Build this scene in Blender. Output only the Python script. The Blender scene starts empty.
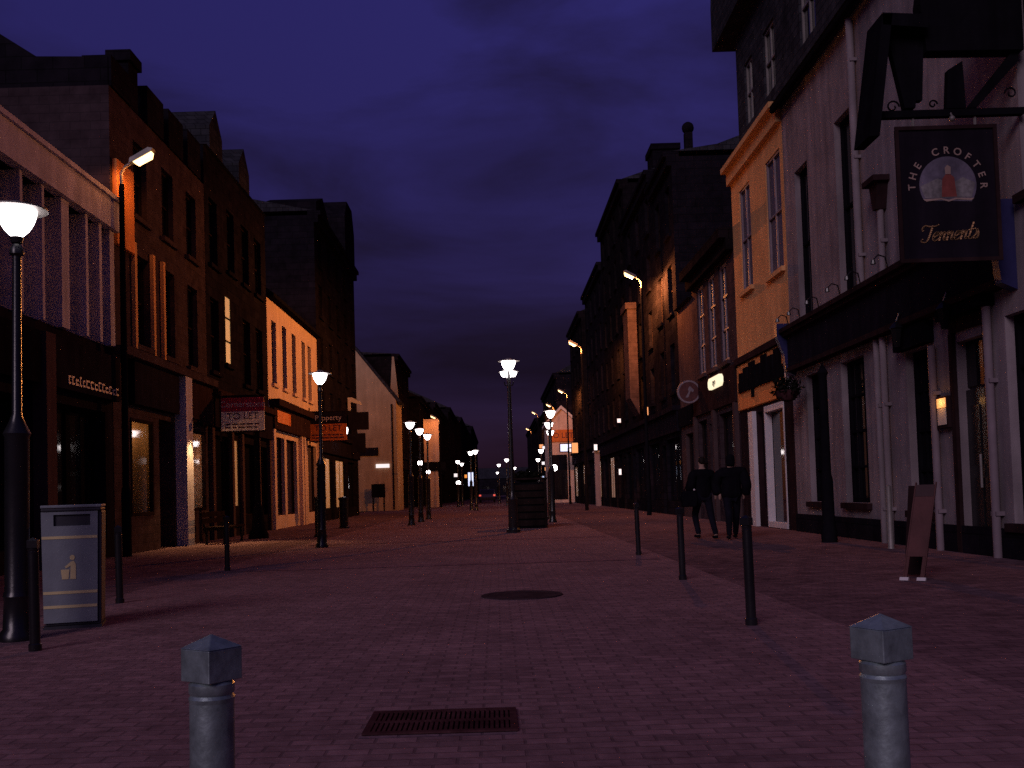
import bpy, bmesh, math, random
from mathutils import Vector, Matrix
random.seed(7)
R = math.radians
S = bpy.context.scene
COL = S.collection

# ------------------------------------------------------------------ materials
def nt(m):
    m.use_nodes = True
    return m.node_tree.nodes, m.node_tree.links

def mat(name, base, rough=.75, var=.25, scale=3., bump=.15, metal=0., bscale=40., spec=.15, coat=0.):
    """painted / rendered / stone surface: base colour broken up by two noises, plus a fine bump"""
    m = bpy.data.materials.new(name); N, L = nt(m)
    b = N['Principled BSDF']
    b.inputs['Roughness'].default_value = rough
    b.inputs['Metallic'].default_value = metal
    b.inputs['Specular IOR Level'].default_value = spec
    b.inputs['Coat Weight'].default_value = coat
    g = N.new('ShaderNodeNewGeometry')
    n1 = N.new('ShaderNodeTexNoise'); n1.inputs['Scale'].default_value = scale; n1.inputs['Detail'].default_value = 6
    n1.inputs['Roughness'].default_value = .65
    L.new(g.outputs['Position'], n1.inputs['Vector'])
    mp = N.new('ShaderNodeMapping'); mp.inputs['Scale'].default_value = (3, 3, .35)
    L.new(g.outputs['Position'], mp.inputs['Vector'])
    n2 = N.new('ShaderNodeTexNoise'); n2.inputs['Scale'].default_value = 1.3; n2.inputs['Detail'].default_value = 4
    L.new(mp.outputs['Vector'], n2.inputs['Vector'])
    mx = N.new('ShaderNodeMath'); mx.operation = 'MULTIPLY'
    L.new(n1.outputs['Fac'], mx.inputs[0]); L.new(n2.outputs['Fac'], mx.inputs[1])
    r = N.new('ShaderNodeValToRGB')
    r.color_ramp.elements[0].position = .12; r.color_ramp.elements[1].position = .42
    r.color_ramp.elements[0].color = tuple(c*(1-1.3*var) for c in base)+(1,)
    r.color_ramp.elements[1].color = tuple(min(1, c*(1+.5*var)) for c in base)+(1,)
    L.new(mx.outputs[0], r.inputs['Fac']); L.new(r.outputs['Color'], b.inputs['Base Color'])
    if bump:
        n3 = N.new('ShaderNodeTexNoise'); n3.inputs['Scale'].default_value = bscale; n3.inputs['Detail'].default_value = 3
        L.new(g.outputs['Position'], n3.inputs['Vector'])
        bp = N.new('ShaderNodeBump'); bp.inputs['Strength'].default_value = bump; bp.inputs['Distance'].default_value = .02
        L.new(n3.outputs['Fac'], bp.inputs['Height']); L.new(bp.outputs['Normal'], b.inputs['Normal'])
    return m

def brickmat(name, c1, c2, mortar, w, h, ms=.012, rough=.85, wall=True, bump=.5, spec=0., big=.35, bigscale=.35):
    m = bpy.data.materials.new(name); N, L = nt(m); b = N['Principled BSDF']
    b.inputs['Roughness'].default_value = rough; b.inputs['Specular IOR Level'].default_value = spec
    g = N.new('ShaderNodeNewGeometry'); sp = N.new('ShaderNodeSeparateXYZ'); cb = N.new('ShaderNodeCombineXYZ')
    L.new(g.outputs['Position'], sp.inputs[0])
    if wall:
        ad = N.new('ShaderNodeMath'); ad.operation = 'ADD'
        L.new(sp.outputs['X'], ad.inputs[0]); L.new(sp.outputs['Y'], ad.inputs[1])
        L.new(ad.outputs[0], cb.inputs['X']); L.new(sp.outputs['Z'], cb.inputs['Y'])
    else:
        L.new(sp.outputs['X'], cb.inputs['X']); L.new(sp.outputs['Y'], cb.inputs['Y'])
    bt = N.new('ShaderNodeTexBrick')
    bt.inputs['Color1'].default_value = c1+(1,); bt.inputs['Color2'].default_value = c2+(1,); bt.inputs['Mortar'].default_value = mortar+(1,)
    bt.inputs['Scale'].default_value = 1; bt.inputs['Mortar Size'].default_value = ms
    bt.inputs['Brick Width'].default_value = w; bt.inputs['Row Height'].default_value = h
    bt.inputs['Mortar Smooth'].default_value = .3; bt.inputs['Bias'].default_value = 0
    L.new(cb.outputs[0], bt.inputs['Vector'])
    n1 = N.new('ShaderNodeTexNoise'); n1.inputs['Scale'].default_value = bigscale; n1.inputs['Detail'].default_value = 8; n1.inputs['Roughness'].default_value = .7
    L.new(g.outputs['Position'], n1.inputs['Vector'])
    mr = N.new('ShaderNodeMapRange'); mr.inputs['From Min'].default_value = .36; mr.inputs['From Max'].default_value = .64
    mr.inputs['To Min'].default_value = 1-big; mr.inputs['To Max'].default_value = 1+big
    n4 = N.new('ShaderNodeTexNoise'); n4.inputs['Scale'].default_value = bigscale*9; n4.inputs['Detail'].default_value = 5; L.new(g.outputs['Position'], n4.inputs['Vector'])
    av = N.new('ShaderNodeMath'); av.operation = 'ADD'; L.new(n1.outputs['Fac'], av.inputs[0]); L.new(n4.outputs['Fac'], av.inputs[1])
    hf = N.new('ShaderNodeMath'); hf.operation = 'MULTIPLY'; hf.inputs[1].default_value = .5; L.new(av.outputs[0], hf.inputs[0])
    L.new(hf.outputs[0], mr.inputs['Value'])
    mx = N.new('ShaderNodeMix'); mx.data_type = 'RGBA'; mx.blend_type = 'MULTIPLY'; mx.inputs['Factor'].default_value = 1
    L.new(bt.outputs['Color'], mx.inputs['A'])
    cr = N.new('ShaderNodeCombineColor')
    for k in range(3): L.new(mr.outputs[0], cr.inputs[k])
    L.new(cr.outputs[0], mx.inputs['B']); L.new(mx.outputs['Result'], b.inputs['Base Color'])
    bp = N.new('ShaderNodeBump'); bp.inputs['Strength'].default_value = bump; bp.inputs['Distance'].default_value = .012
    n3 = N.new('ShaderNodeTexNoise'); n3.inputs['Scale'].default_value = 22; n3.inputs['Detail'].default_value = 4
    L.new(g.outputs['Position'], n3.inputs['Vector'])
    ms_ = N.new('ShaderNodeMath'); ms_.operation = 'SUBTRACT'
    L.new(n3.outputs['Fac'], ms_.inputs[0]); L.new(bt.outputs['Fac'], ms_.inputs[1])
    L.new(ms_.outputs[0], bp.inputs['Height']); L.new(bp.outputs['Normal'], b.inputs['Normal'])
    return m

def emit(name, col, strength):
    m = bpy.data.materials.new(name); N, L = nt(m); b = N['Principled BSDF']
    b.inputs['Base Color'].default_value = (.6, .6, .6, 1); b.inputs['Roughness'].default_value = .4
    b.inputs['Emission Color'].default_value = col+(1,); b.inputs['Emission Strength'].default_value = strength
    return m

def glassmat(name, base, rough=.06, spec=.6):
    m = mat(name, base, rough, .3, 1.5, 0, spec=spec)
    return m

def clearglass(name):
    m = bpy.data.materials.new(name); N, L = nt(m); N.remove(N['Principled BSDF'])
    o = N['Material Output']; t = N.new('ShaderNodeBsdfTransparent'); t.inputs[0].default_value = (.8, .82, .8, 1)
    gl = N.new('ShaderNodeBsdfGlossy'); gl.inputs['Roughness'].default_value = .05
    fr = N.new('ShaderNodeFresnel'); fr.inputs[0].default_value = 1.5
    mx = N.new('ShaderNodeMixShader'); L.new(fr.outputs[0], mx.inputs[0]); L.new(t.outputs[0], mx.inputs[1]); L.new(gl.outputs[0], mx.inputs[2])
    L.new(mx.outputs[0], o.inputs[0]); return m

M = dict(
    ground=mat('far ground', (.05, .045, .045), .9, .3, .5, .1),
    paving=brickmat('clay block paving', (.250, .150, .172), (.190, .116, .134), (.155, .097, .111), .2, .1, .008, .95, False, .6, 0., .28, .9),
    slabs=brickmat('concrete flag paving', (.18, .108, .126), (.13, .078, .094), (.095, .06, .07), .2, .1, .008, .95, False, .35, 0., .42, .5),
    band=brickmat('granite sett band', (.225, .13, .16), (.175, .10, .125), (.15, .088, .108), .12, .12, .008, .95, False, .4, 0., .4, .6),
    white=mat('off white painted render', (.295, .25, .27), .9, .34, .9, .35, bscale=60, spec=0.),
    whitetrim=mat('white trim paint', (.68, .64, .66), .5, .12, 3, .05),
    peach=mat('cream painted render', (.66, .50, .44), .85, .18, 1.2, .25, bscale=60, spec=0.),
    orange=mat('orange render and lamplit trim', (.70, .38, .17), .85, .18, 1.2, .25, bscale=60, spec=0.),
    orange2=mat('orange fascia paint and lamplit strip', (.85, .33, .11), .7, .15, 1.5, .1, spec=0.),
    fin=mat('pale painted fins', (.56, .54, .68), .8, .25, 2, .2, spec=0.),
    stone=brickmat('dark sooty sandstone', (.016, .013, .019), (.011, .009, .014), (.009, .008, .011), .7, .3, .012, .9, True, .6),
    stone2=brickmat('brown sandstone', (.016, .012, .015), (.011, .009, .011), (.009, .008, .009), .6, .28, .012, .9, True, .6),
    redstone=brickmat('red sandstone', (.060, .040, .047), (.050, .034, .040), (.04, .029, .034), .45, .2, .008, .9, True, .5),
    pink=mat('pinkish render', (.09, .058, .062), .9, .25, 1.3, .3, bscale=50, spec=0.),
    gable=mat('pale harled gable', (.50, .36, .23), .95, .22, .8, .5, bscale=30, spec=0.),
    slate=brickmat('roof slate', (.045, .045, .055), (.03, .03, .038), (.015, .015, .018), .3, .2, .01, .7, True, .6, 0.),
    dark=mat('near black paint', (.010, .009, .013), .8, .3, 3, .08, spec=0.),
    black=mat('black gloss ironwork', (.015, .015, .018), .28, .3, 4, .05, spec=.5),
    blue=mat('dark blue paint', (.035, .035, .12), .4, .2, 3, .05),
    navy=mat('dark shop fascia', (.018, .014, .022), .8, .3, 2, .05, spec=0.),
    brown=mat('dark brown paint', (.036, .020, .022), .8, .3, 3, .08, spec=0.),
    maroon=mat('maroon painted board', (.12, .045, .045), .55, .3, 4, .1),
    bollard=mat('worn blue green paint', (.37, .475, .48), .44, .5, 22, .06, metal=.6, bscale=90, spec=.9),
    bin=mat('slate blue bin plastic', (.27, .30, .34), .5, .15, 6, .1),
    bindark=mat('dark bin casing', (.06, .06, .075), .5, .2, 5, .05),
    stripe=mat('pale yellow band', (.80, .66, .36), .5, .12, 8, 0),
    cream=mat('cream board', (.85, .74, .62), .6, .12, 3, 0),
    redboard=mat('crimson board', (.38, .03, .07), .5, .15, 3, 0),
    orangeboard=mat('orange board', (.62, .17, .04), .5, .2, 3, 0),
    darktext=mat('dark lettering', (.08, .03, .05), .5, .1, 3, 0),
    paletext=mat('pale lettering', (.55, .48, .5), .5, .1, 3, 0),
    gold=mat('gold leaf lettering', (.80, .46, .22), .35, .25, 12, 0, spec=.6),
    goldletter=mat('faded gold lettering', (.42, .30, .26), .4, .25, 12, 0),
    picture=mat('painted sign sky', (.17, .15, .21), .5, .4, 9, 0),
    field=mat('painted sign field', (.27, .25, .26), .5, .5, 12, 0),
    rust=mat('painted sign red coat', (.30, .08, .07), .5, .3, 9, 0),
    dulltrim=mat('dull off white trim', (.26, .21, .24), .7, .2, 3, .05),  # darker even tone of the white trim
    glass=glassmat('dark window glass', (.012, .011, .016), .05, .35),
    dimglass=glassmat('net curtained glass', (.12, .095, .12), .4),
    clear=clearglass('clear shop glass'),
    interior=mat('shop interior wall', (.36, .24, .18), .9, .3, 1, 0),
    iron=mat('rusty cast iron', (.085, .036, .042), .9, .4, 14, .3, spec=0.),
    pavedark=mat('dark cast cover', (.06, .038, .046), .95, .3, 12, .3, spec=0.),
    skin=mat('skin', (.4, .25, .2), .6, .1, 8, 0),
    cloth=mat('dark coat cloth', (.009, .008, .012), .95, .3, 8, .2, spec=0.),
    denim=mat('dark trousers', (.014, .013, .022), .95, .3, 8, .2, spec=0.),
    hair=mat('dark hair', (.015, .01, .008), .7, .3, 20, .2),
    leaf=mat('winter foliage', (.016, .016, .013), .9, .5, 14, .2, spec=0.),
    wood=mat('weathered timber', (.026, .017, .017), .85, .35, 6, .25, spec=0.),
    carpaint=mat('dark car paint', (.03, .03, .05), .25, .1, 3, 0, coat=.6),
    rubber=mat('tyre rubber', (.02, .02, .02), .9, .2, 8, .1),
    galv=mat('galvanised steel', (.28, .26, .25), .5, .25, 5, .1, metal=.3),
    lampwhite=emit('white lantern glow', (1, .90, .90), 10.),
    sodium=emit('sodium lamp glow', (1, .60, .26), 3.4),
    amber=emit('amber lamp glow', (1, .33, .05), .9),
    warmwin=emit('warm lit window', (1, .60, .24), .22), dimwarm=emit('dim warm window', (1, .45, .13), .10),
    litsign=emit('lit white sign', (1, .90, .90), 1.0),
    bluesign=emit('lit blue white sign', (.55, .68, 1), 1.3),
    cream_sign=emit('lit cream sign', (1, .85, .55), 1.1),
    tail=emit('red tail light', (1, .08, .05), .8),
)

# ------------------------------------------------------------------ mesh building
class MB:
    def __init__(s): s.v = []; s.f = []; s.sm = []
    def quad(s, *p, smooth=False):
        n = len(s.v); s.v += [tuple(q) for q in p]; s.f.append(tuple(range(n, n+len(p)))); s.sm.append(smooth)
    def box(s, fr, u0, u1, v0, v1, w0, w1):
        n = len(s.v)
        for w in (w0, w1):
            for (u, v) in ((u0, v0), (u1, v0), (u1, v1), (u0, v1)): s.v.append(tuple(fr(u, v, w)))
        for q in ((0, 1, 2, 3), (4, 5, 6, 7), (0, 1, 5, 4), (1, 2, 6, 5), (2, 3, 7, 6), (3, 0, 4, 7)):
            s.f.append(tuple(n+i for i in q)); s.sm.append(False)
        return s
    def prism(s, fr, pts, w0, w1):
        """outline (u,v) extruded along w"""
        n = len(s.v); k = len(pts)
        for w in (w0, w1):
            for (u, v) in pts: s.v.append(tuple(fr(u, v, w)))
        s.f.append(tuple(range(n, n+k))); s.sm.append(False)
        s.f.append(tuple(range(n+k, n+2*k))); s.sm.append(False)
        for i in range(k):
            j = (i+1) % k
            s.f.append((n+i, n+j, n+k+j, n+k+i)); s.sm.append(False)
        return s
    def lathe(s, c, prof, seg=20, smooth=True):
        """profile (r,z) turned round a vertical axis through c"""
        n = len(s.v); k = len(prof)
        for i in range(seg):
            a = 2*math.pi*i/seg
            for (r, z) in prof: s.v.append((c[0]+r*math.cos(a), c[1]+r*math.sin(a), c[2]+z))
        for i in range(seg):
            j = (i+1) % seg
            for q in range(k-1):
                s.f.append((n+i*k+q, n+j*k+q, n+j*k+q+1, n+i*k+q+1)); s.sm.append(smooth)
        for q in (0, k-1):
            if prof[q][0] > 1e-5:
                s.f.append(tuple(n+i*k+q for i in range(seg))); s.sm.append(False)
        return s
    def tube(s, pts, r, seg=8, r2=None):
        pts = [Vector(p) for p in pts]; n = len(s.v); k = len(pts)
        for i, p in enumerate(pts):
            d = (pts[min(i+1, k-1)]-pts[max(i-1, 0)]).normalized()
            up = Vector((0, 0, 1)) if abs(d.z) < .95 else Vector((0, 1, 0))
            x = d.cross(up).normalized(); y = d.cross(x)
            rr = r if r2 is None else r+(r2-r)*i/(k-1)
            for a in range(seg):
                t = 2*math.pi*a/seg; q = p+(x*math.cos(t)+y*math.sin(t))*rr; s.v.append(tuple(q))
        for i in range(k-1):
            for a in range(seg):
                b = (a+1) % seg
                s.f.append((n+i*seg+a, n+i*seg+b, n+(i+1)*seg+b, n+(i+1)*seg+a)); s.sm.append(True)
        s.f.append(tuple(range(n, n+seg))); s.sm.append(False)
        s.f.append(tuple(range(n+(k-1)*seg, n+k*seg))); s.sm.append(False)
        return s
    def ball(s, c, r, seg=12, sz=1.):
        pr = [(r*math.sin(math.pi*i/8), -r*sz*math.cos(math.pi*i/8)) for i in range(9)]
        pr[0] = (0, pr[0][1]); pr[-1] = (0, pr[-1][1])
        return s.lathe(c, pr, seg)

BASE = {}
def obj(name, mb, m, parent=None, bevel=0.):
    b = Vector((0, 0, 0))
    if parent is not None:
        r = parent
        while r.parent: r = r.parent
        b = BASE[r.name]
    me = bpy.data.meshes.new(name)
    me.from_pydata([tuple(Vector(p)-b) for p in mb.v], [], mb.f)
    bm = bmesh.new(); bm.from_mesh(me)
    bmesh.ops.remove_doubles(bm, verts=bm.verts, dist=1e-5)
    bmesh.ops.recalc_face_normals(bm, faces=bm.faces)
    bm.to_mesh(me); bm.free()
    # smooth flags by face angle: round things are smooth, boxes stay flat
    if any(mb.sm):
        for p in me.polygons: p.use_smooth = True
        try: me.set_sharp_from_angle(angle=R(38))
        except Exception: pass
    me.materials.append(M[m] if isinstance(m, str) else m)
    o = bpy.data.objects.new(name, me); COL.objects.link(o)
    if parent is not None: o.parent = parent
    if bevel:
        bv = o.modifiers.new('edge', 'BEVEL'); bv.width = bevel; bv.segments = 2; bv.limit_method = 'ANGLE'
    return o

def tag(o, label=None, cat=None, group=None, kind=None):
    if label: o['label'] = label
    if cat: o['category'] = cat
    if group: o['group'] = group
    if kind: o['kind'] = kind
    return o

def thing(name, loc, label, cat, group=None):
    o = bpy.data.objects.new(name, None); COL.objects.link(o); o.empty_display_size = .3
    o.location = loc; BASE[o.name] = Vector(loc)
    return tag(o, label, cat, group)

def copy_tree(o, parent=None):
    c = o.copy(); COL.objects.link(c)
    if parent is not None: c.parent = parent
    for ch in [x for x in bpy.data.objects if x.parent == o and x != c]:
        copy_tree(ch, c)
    return c

def text(name, s, size, pos, xd, nrm, m, parent, ext=.006, align='CENTER', shear=0., spacing=1., ax=1., bold=0.):
    cu = bpy.data.curves.new(name, 'FONT'); cu.body = s; cu.size = size; cu.extrude = ext; cu.align_x = align; cu.align_y = 'CENTER'
    cu.shear = shear; cu.space_character = spacing; cu.materials.append(M[m])
    cu.offset = bold
    t_ = bpy.data.objects.new('tmp', cu); COL.objects.link(t_); bpy.context.view_layer.update()
    me = bpy.data.meshes.new_from_object(t_.evaluated_get(bpy.context.evaluated_depsgraph_get()))
    bpy.data.objects.remove(t_); bpy.data.curves.remove(cu)
    me.name = name; o = bpy.data.objects.new(name, me); COL.objects.link(o)
    if not me.materials: me.materials.append(M[m])
    x = Vector(xd).normalized(); z = Vector(nrm).normalized(); y = z.cross(x)
    mt = Matrix((x*ax, y, z)).transposed().to_4x4()
    r = parent
    while r.parent: r = r.parent
    mt.translation = Vector(pos)-BASE[r.name]
    o.parent = parent; o.matrix_local = mt
    return o

XR, XL = 7.2, -8.3
RF = lambda u, v, w: (XR-w, u, v)
LF = lambda u, v, w: (XL+w, u, v)
def CF(Y): return lambda u, v, w: (u, Y-w, v)
WF = lambda u, v, w: (u, w, v)          # u=x, v=z, w=y

def facade(fr, u0, u1, v0, v1, ops, D, depth=.2, back=True):
    """a building's body: front wall with real openings and reveals, plus ends, back and top"""
    mb = MB()
    us = sorted(set([u0, u1]+[a for o in ops for a in o[:2]])); vs = sorted(set([v0, v1]+[a for o in ops for a in o[2:4]]))
    def inside(u, v): return any(o[0] < u < o[1] and o[2] < v < o[3] for o in ops)
    for i in range(len(us)-1):
        for j in range(len(vs)-1):
            if not inside((us[i]+us[i+1])/2, (vs[j]+vs[j+1])/2):
                mb.quad(fr(us[i], vs[j], 0), fr(us[i+1], vs[j], 0), fr(us[i+1], vs[j+1], 0), fr(us[i], vs[j+1], 0))
    for o in ops:
        a, b, c, d = o[:4]; e = o[4] if len(o) > 4 else depth
        mb.quad(fr(a, c, 0), fr(a, d, 0), fr(a, d, -e), fr(a, c, -e)); mb.quad(fr(b, c, 0), fr(b, d, 0), fr(b, d, -e), fr(b, c, -e))
        mb.quad(fr(a, c, 0), fr(b, c, 0), fr(b, c, -e), fr(a, c, -e)); mb.quad(fr(a, d, 0), fr(b, d, 0), fr(b, d, -e), fr(a, d, -e))
        mb.quad(fr(a, c, -e-.003), fr(b, c, -e-.003), fr(b, d, -e-.003), fr(a, d, -e-.003))
    mb.quad(fr(u0, v0, 0), fr(u0, v1, 0), fr(u0, v1, -D), fr(u0, v0, -D)); mb.quad(fr(u1, v0, 0), fr(u1, v1, 0), fr(u1, v1, -D), fr(u1, v0, -D))
    mb.quad(fr(u0, v1, 0), fr(u1, v1, 0), fr(u1, v1, -D), fr(u0, v1, -D)); mb.quad(fr(u0, v0, -D), fr(u1, v0, -D), fr(u1, v1, -D), fr(u0, v1, -D))
    return mb

def window(P, fr, a, b, c, d, depth=.2, nx=1, ny=2, fm='whitetrim', gm='glass', sill='stone2', ft=.06, name='window', framed=True):
    g = MB(); z = -depth+.012
    g.quad(fr(a, c, z), fr(b, c, z), fr(b, d, z), fr(a, d, z))
    w = obj(name, g, gm, P)
    if framed:
        f = MB(); z0, z1 = -depth+.016, -depth+.07 if depth > .08 else -.002
        f.box(fr, a, a+ft, c, d, z0, z1).box(fr, b-ft, b, c, d, z0, z1)
        f.box(fr, a+ft, b-ft, c, c+ft, z0, z1).box(fr, a+ft, b-ft, d-ft, d, z0, z1)
        for i in range(1, nx):
            u = a+(b-a)*i/nx; f.box(fr, u-.022, u+.022, c+ft, d-ft, z0+.002, z1-.006)
        for j in range(1, ny):
            v = c+(d-c)*j/ny; f.box(fr, a+ft, b-ft, v-.025, v+.025, z0+.004, z1-.002)
        obj('frame', f, fm, w)
    if sill:
        s_ = MB().box(fr, a-.1, b+.1, c-.12, c-.003, .002, .1); obj('sill', s_, sill, w)
    return w

def gable_roof(fr, u0, u1, v, rh, D, over=.25):
    """pitched roof with its ridge along u"""
    mb = MB(); k = len(mb.v)
    pr = [(over, v+.012), (-D/2, v+rh), (-D-over, v+.012)]
    for u in (u0, u1):
        for (w, z) in pr: mb.v.append(tuple(fr(u, z, w)))
    mb.f += [(0, 1, 2), (3, 4, 5), (0, 1, 4, 3), (1, 2, 5, 4), (2, 0, 3, 5)]; mb.sm += [False]*5
    return mb

def chimney(P, fr, u0, u1, w0, w1, z0, z1, pots=3, m='stone'):
    mb = MB().box(fr, u0, u1, z0, z1-.25, w0, w1).box(fr, u0-.08, u1+.08, z1-.25, z1, w0-.08, w1+.08)
    c = obj('chimney', mb, m, P)
    p = MB()
    for i in range(pots):
        u = u0+(u1-u0)*(i+.5)/pots; q = fr(u, z1, (w0+w1)/2)
        p.lathe((q[0], q[1], q[2]+.002), [(.13, 0), (.11, .25), (.15, .45), (.15, .55)], 10)
    obj('pot', p, 'redstone', c)
    return c

# ------------------------------------------------------------------ ground
g = MB(); g.quad((-900, -60, -.03), (900, -60, -.03), (900, 1500, -.03), (-900, 1500, -.03))
tag(obj('ground', g, 'ground'), kind='structure')
g = MB(); g.quad((-4.75, -30, 0), (2.75, -30, 0), (2.75, 330, 0), (-4.75, 330, 0))
tag(obj('street_paving', g, 'paving'), kind='structure')
for x0, x1 in ((-9.5, -4.75), (2.75, 9.5)):
    g = MB(); g.quad((x0, -30, .0), (x1, -30, .0), (x1, 330, .0), (x0, 330, .0))
    tag(obj('pavement', g, 'slabs'), kind='structure')
for i, y in enumerate((16.0, 24.0, 34.0)):
    g = MB(); g.quad((-4.6, y, .005), (2.6, y, .005), (2.6, y+.36, .005), (-4.6, y+.36, .005))
    tag(obj('paving_band', g, 'band'), kind='structure')

# drain grate in the road, slatted
P = thing('drain_grate', (-.31, 5.08, 0), 'long rusty slatted drain grate set in the paving', 'drain grate')
mb = MB(); y0, y1, x0, x1 = 4.84, 5.33, -.68, .07
I = lambda u, v, w: (u, v, w)
mb.box(I, x0, x1, y0, y0+.035, .004, .013).box(I, x0, x1, y1-.035, y1, .004, .013).box(I, x0, x0+.035, y0+.035, y1-.035, .004, .013).box(I, x1-.035, x1, y0+.035, y1-.035, .004, .013)
mb.box(I, x0+.035, x1-.035, 5.07, 5.10, .004, .0125)
obj('frame', mb, 'iron', P)
mb = MB(); n = 27
for i in range(n):
    u = x0+.05+(x1-x0-.1)*i/(n-1); mb.box(I, u-.008, u+.008, y0+.036, y1-.036, .004, .0115)
obj('bars', mb, 'iron', P)
mb = MB(); mb.quad((x0, y0, .003), (x1, y0, .003), (x1, y1, .003), (x0, y1, .003)); obj('sump_shade', mb, 'dark', P)  # flat near-black sheet paints the shade of the hollow under the bars
P = thing('manhole_cover', (.25, 11.1, 0), 'round dark iron manhole cover in the block paving', 'manhole cover')
mb = MB().lathe((.25, 11.1, 0), [(0, .008), (.38, .008), (.38, .012), (.45, .012), (.45, .001)], 28); obj('lid', mb, 'pavedark', P)

# ------------------------------------------------------------------ bollards
def bollard(loc, rz, label, group, h=.9, rx=0., ry=0.):
    return (loc, rz, label, group, h, rx, ry)
def make_bollard(label, group, m, mpost):
    P = thing('bollard', (0, 0, 0), label, 'bollard', group); h = .9
    a = .0395
    mb = MB(); ZI = lambda u, v, w: (u, v, w)
    mb.box(ZI, -a, a, -a, a, h-.086, h-.026)
    mb.v += [(-a-.002, -a-.002, h-.0255), (a+.002, -a-.002, h-.0255), (a+.002, a+.002, h-.0255), (-a-.002, a+.002, h-.0255), (0, 0, h)]
    k = len(mb.v)-5; mb.f += [(k, k+1, k+4), (k+1, k+2, k+4), (k+2, k+3, k+4), (k+3, k, k+4), (k, k+1, k+2, k+3)]; mb.sm += [False]*5
    obj('cap', mb, m, P, bevel=.0018)
    mb = MB().lathe((0, 0, 0), [(.037, h-.087), (.042, h-.092), (.042, h-.108), (.039, h-.112), (.0425, h-.118), (.041, h-.126)], 28)
    obj('collar', mb, m, P)
    mb = MB().lathe((0, 0, 0), [(.041, h-.126), (.041, .06), (.05, .05), (.05, 0)], 28)
    obj('post', mb, mpost, P)
    return P
G1 = 'bollards across the near end of the street'
b0 = make_bollard('pale blue green bollard close up, on the drain grate side of the bin', G1, 'bollard', 'bollard')
b0.location = (-.55, 1.885, 0); b0.rotation_euler = (0, .012, R(56))
b0['label'] = 'close pale blue green bollard between the bin and the drain grate'
b = copy_tree(b0); b.location = (.724, 1.905, 0); b.rotation_euler = (0, -.008, R(28))
b['label'] = 'close pale blue green bollard on the pub side of the drain grate'
G2 = 'dark bollards along the edges of the street'
d0 = make_bollard('', G2, 'black', 'black')
spots = [(-3.70, 8.0, 'dark bollard right beside the litter bin and lamp post', 10), (-4.38, 11.6, 'dark bollard behind the litter bin, by the unlit shopfront', 24),
         (-4.40, 16.3, 'dark bollard standing alone before the crimson to let board', 40), (2.06, 8.25, 'tallest looking dark bollard in the line before the pub', 47),
         (2.27, 12.4, 'dark bollard with a bright glint on its cap, in front of two walkers', 30), (2.41, 17.2, 'slim dark bollard farthest along the pub side', 12)]
for i, (x, y, lab, rz) in enumerate(spots):
    o = d0 if i == 0 else copy_tree(d0)
    o.location = (x, y, 0); o.rotation_euler = (random.uniform(-.015, .015), random.uniform(-.015, .015), R(rz)); o['label'] = lab

# ------------------------------------------------------------------ litter bin
P = thing('litter_bin', (-4.05, 9.55, 0), 'slate blue litter bin with pale yellow bands and open slot', 'litter bin')
def BF(u, v, w):      # bin frame: u across, v up, w towards the camera; slightly turned
    c, s = math.cos(R(17)), math.sin(R(17)); k = 1+.06*(v-.55)
    x, y = u*k, -w
    return (-4.05+c*x-s*y, 9.55+s*x+c*y, v)
hw = .238; bh = 1.12
mb = MB().box(BF, -hw+.01, hw+.035, .03, bh-.03, -.24, .2).box(BF, -hw, hw+.03, bh-.03, bh, -.25, .235)
obj('casing', mb, 'bindark', P, bevel=.012)
# front panel with its slot
fz0, fz1 = .203, .222
sl = (-.135, .175, .955, 1.06)
mb = MB()
mb.box(BF, -hw, sl[0], .06, bh-.033, fz0, fz1).box(BF, sl[1], hw, .06, bh-.033, fz0, fz1)
mb.box(BF, sl[0], sl[1], .06, sl[2], fz0, fz1).box(BF, sl[0], sl[1], sl[3], bh-.033, fz0, fz1)
obj('front_panel', mb, 'bin', P)
mb = MB().box(BF, -.24, .27, bh+.002, bh+.03, -.255, .24); obj('lid', mb, 'bin', P, bevel=.008)
mb = MB().box(BF, -hw-.01, hw+.04, 0, .028, -.25, .21); obj('plinth', mb, 'bindark', P)
for z in (.835, .325, .195):
    mb = MB().box(BF, -hw+.002, hw-.002, z, z+.026, fz1+.001, fz1+.004); obj('band', mb, 'stripe', P)
mb = MB()                     # litter pictogram: a figure dropping rubbish in a basket
mb.prism(BF, [(-.07, .46), (-.015, .46), (-.005, .55), (-.08, .55)], fz1+.001, fz1+.004)
mb.prism(BF, [(.0, .46), (.05, .46), (.05, .60), (.03, .63), (.005, .62), (-.045, .575), (-.035, .56), (.005, .585)], fz1+.001, fz1+.004)
pts = [(.02+.022*math.cos(t*.5236), .66+.024*math.sin(t*.5236)) for t in range(12)]
mb.prism(BF, pts, fz1+.001, fz1+.004)
obj('pictogram', mb, 'stripe', P)

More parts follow.
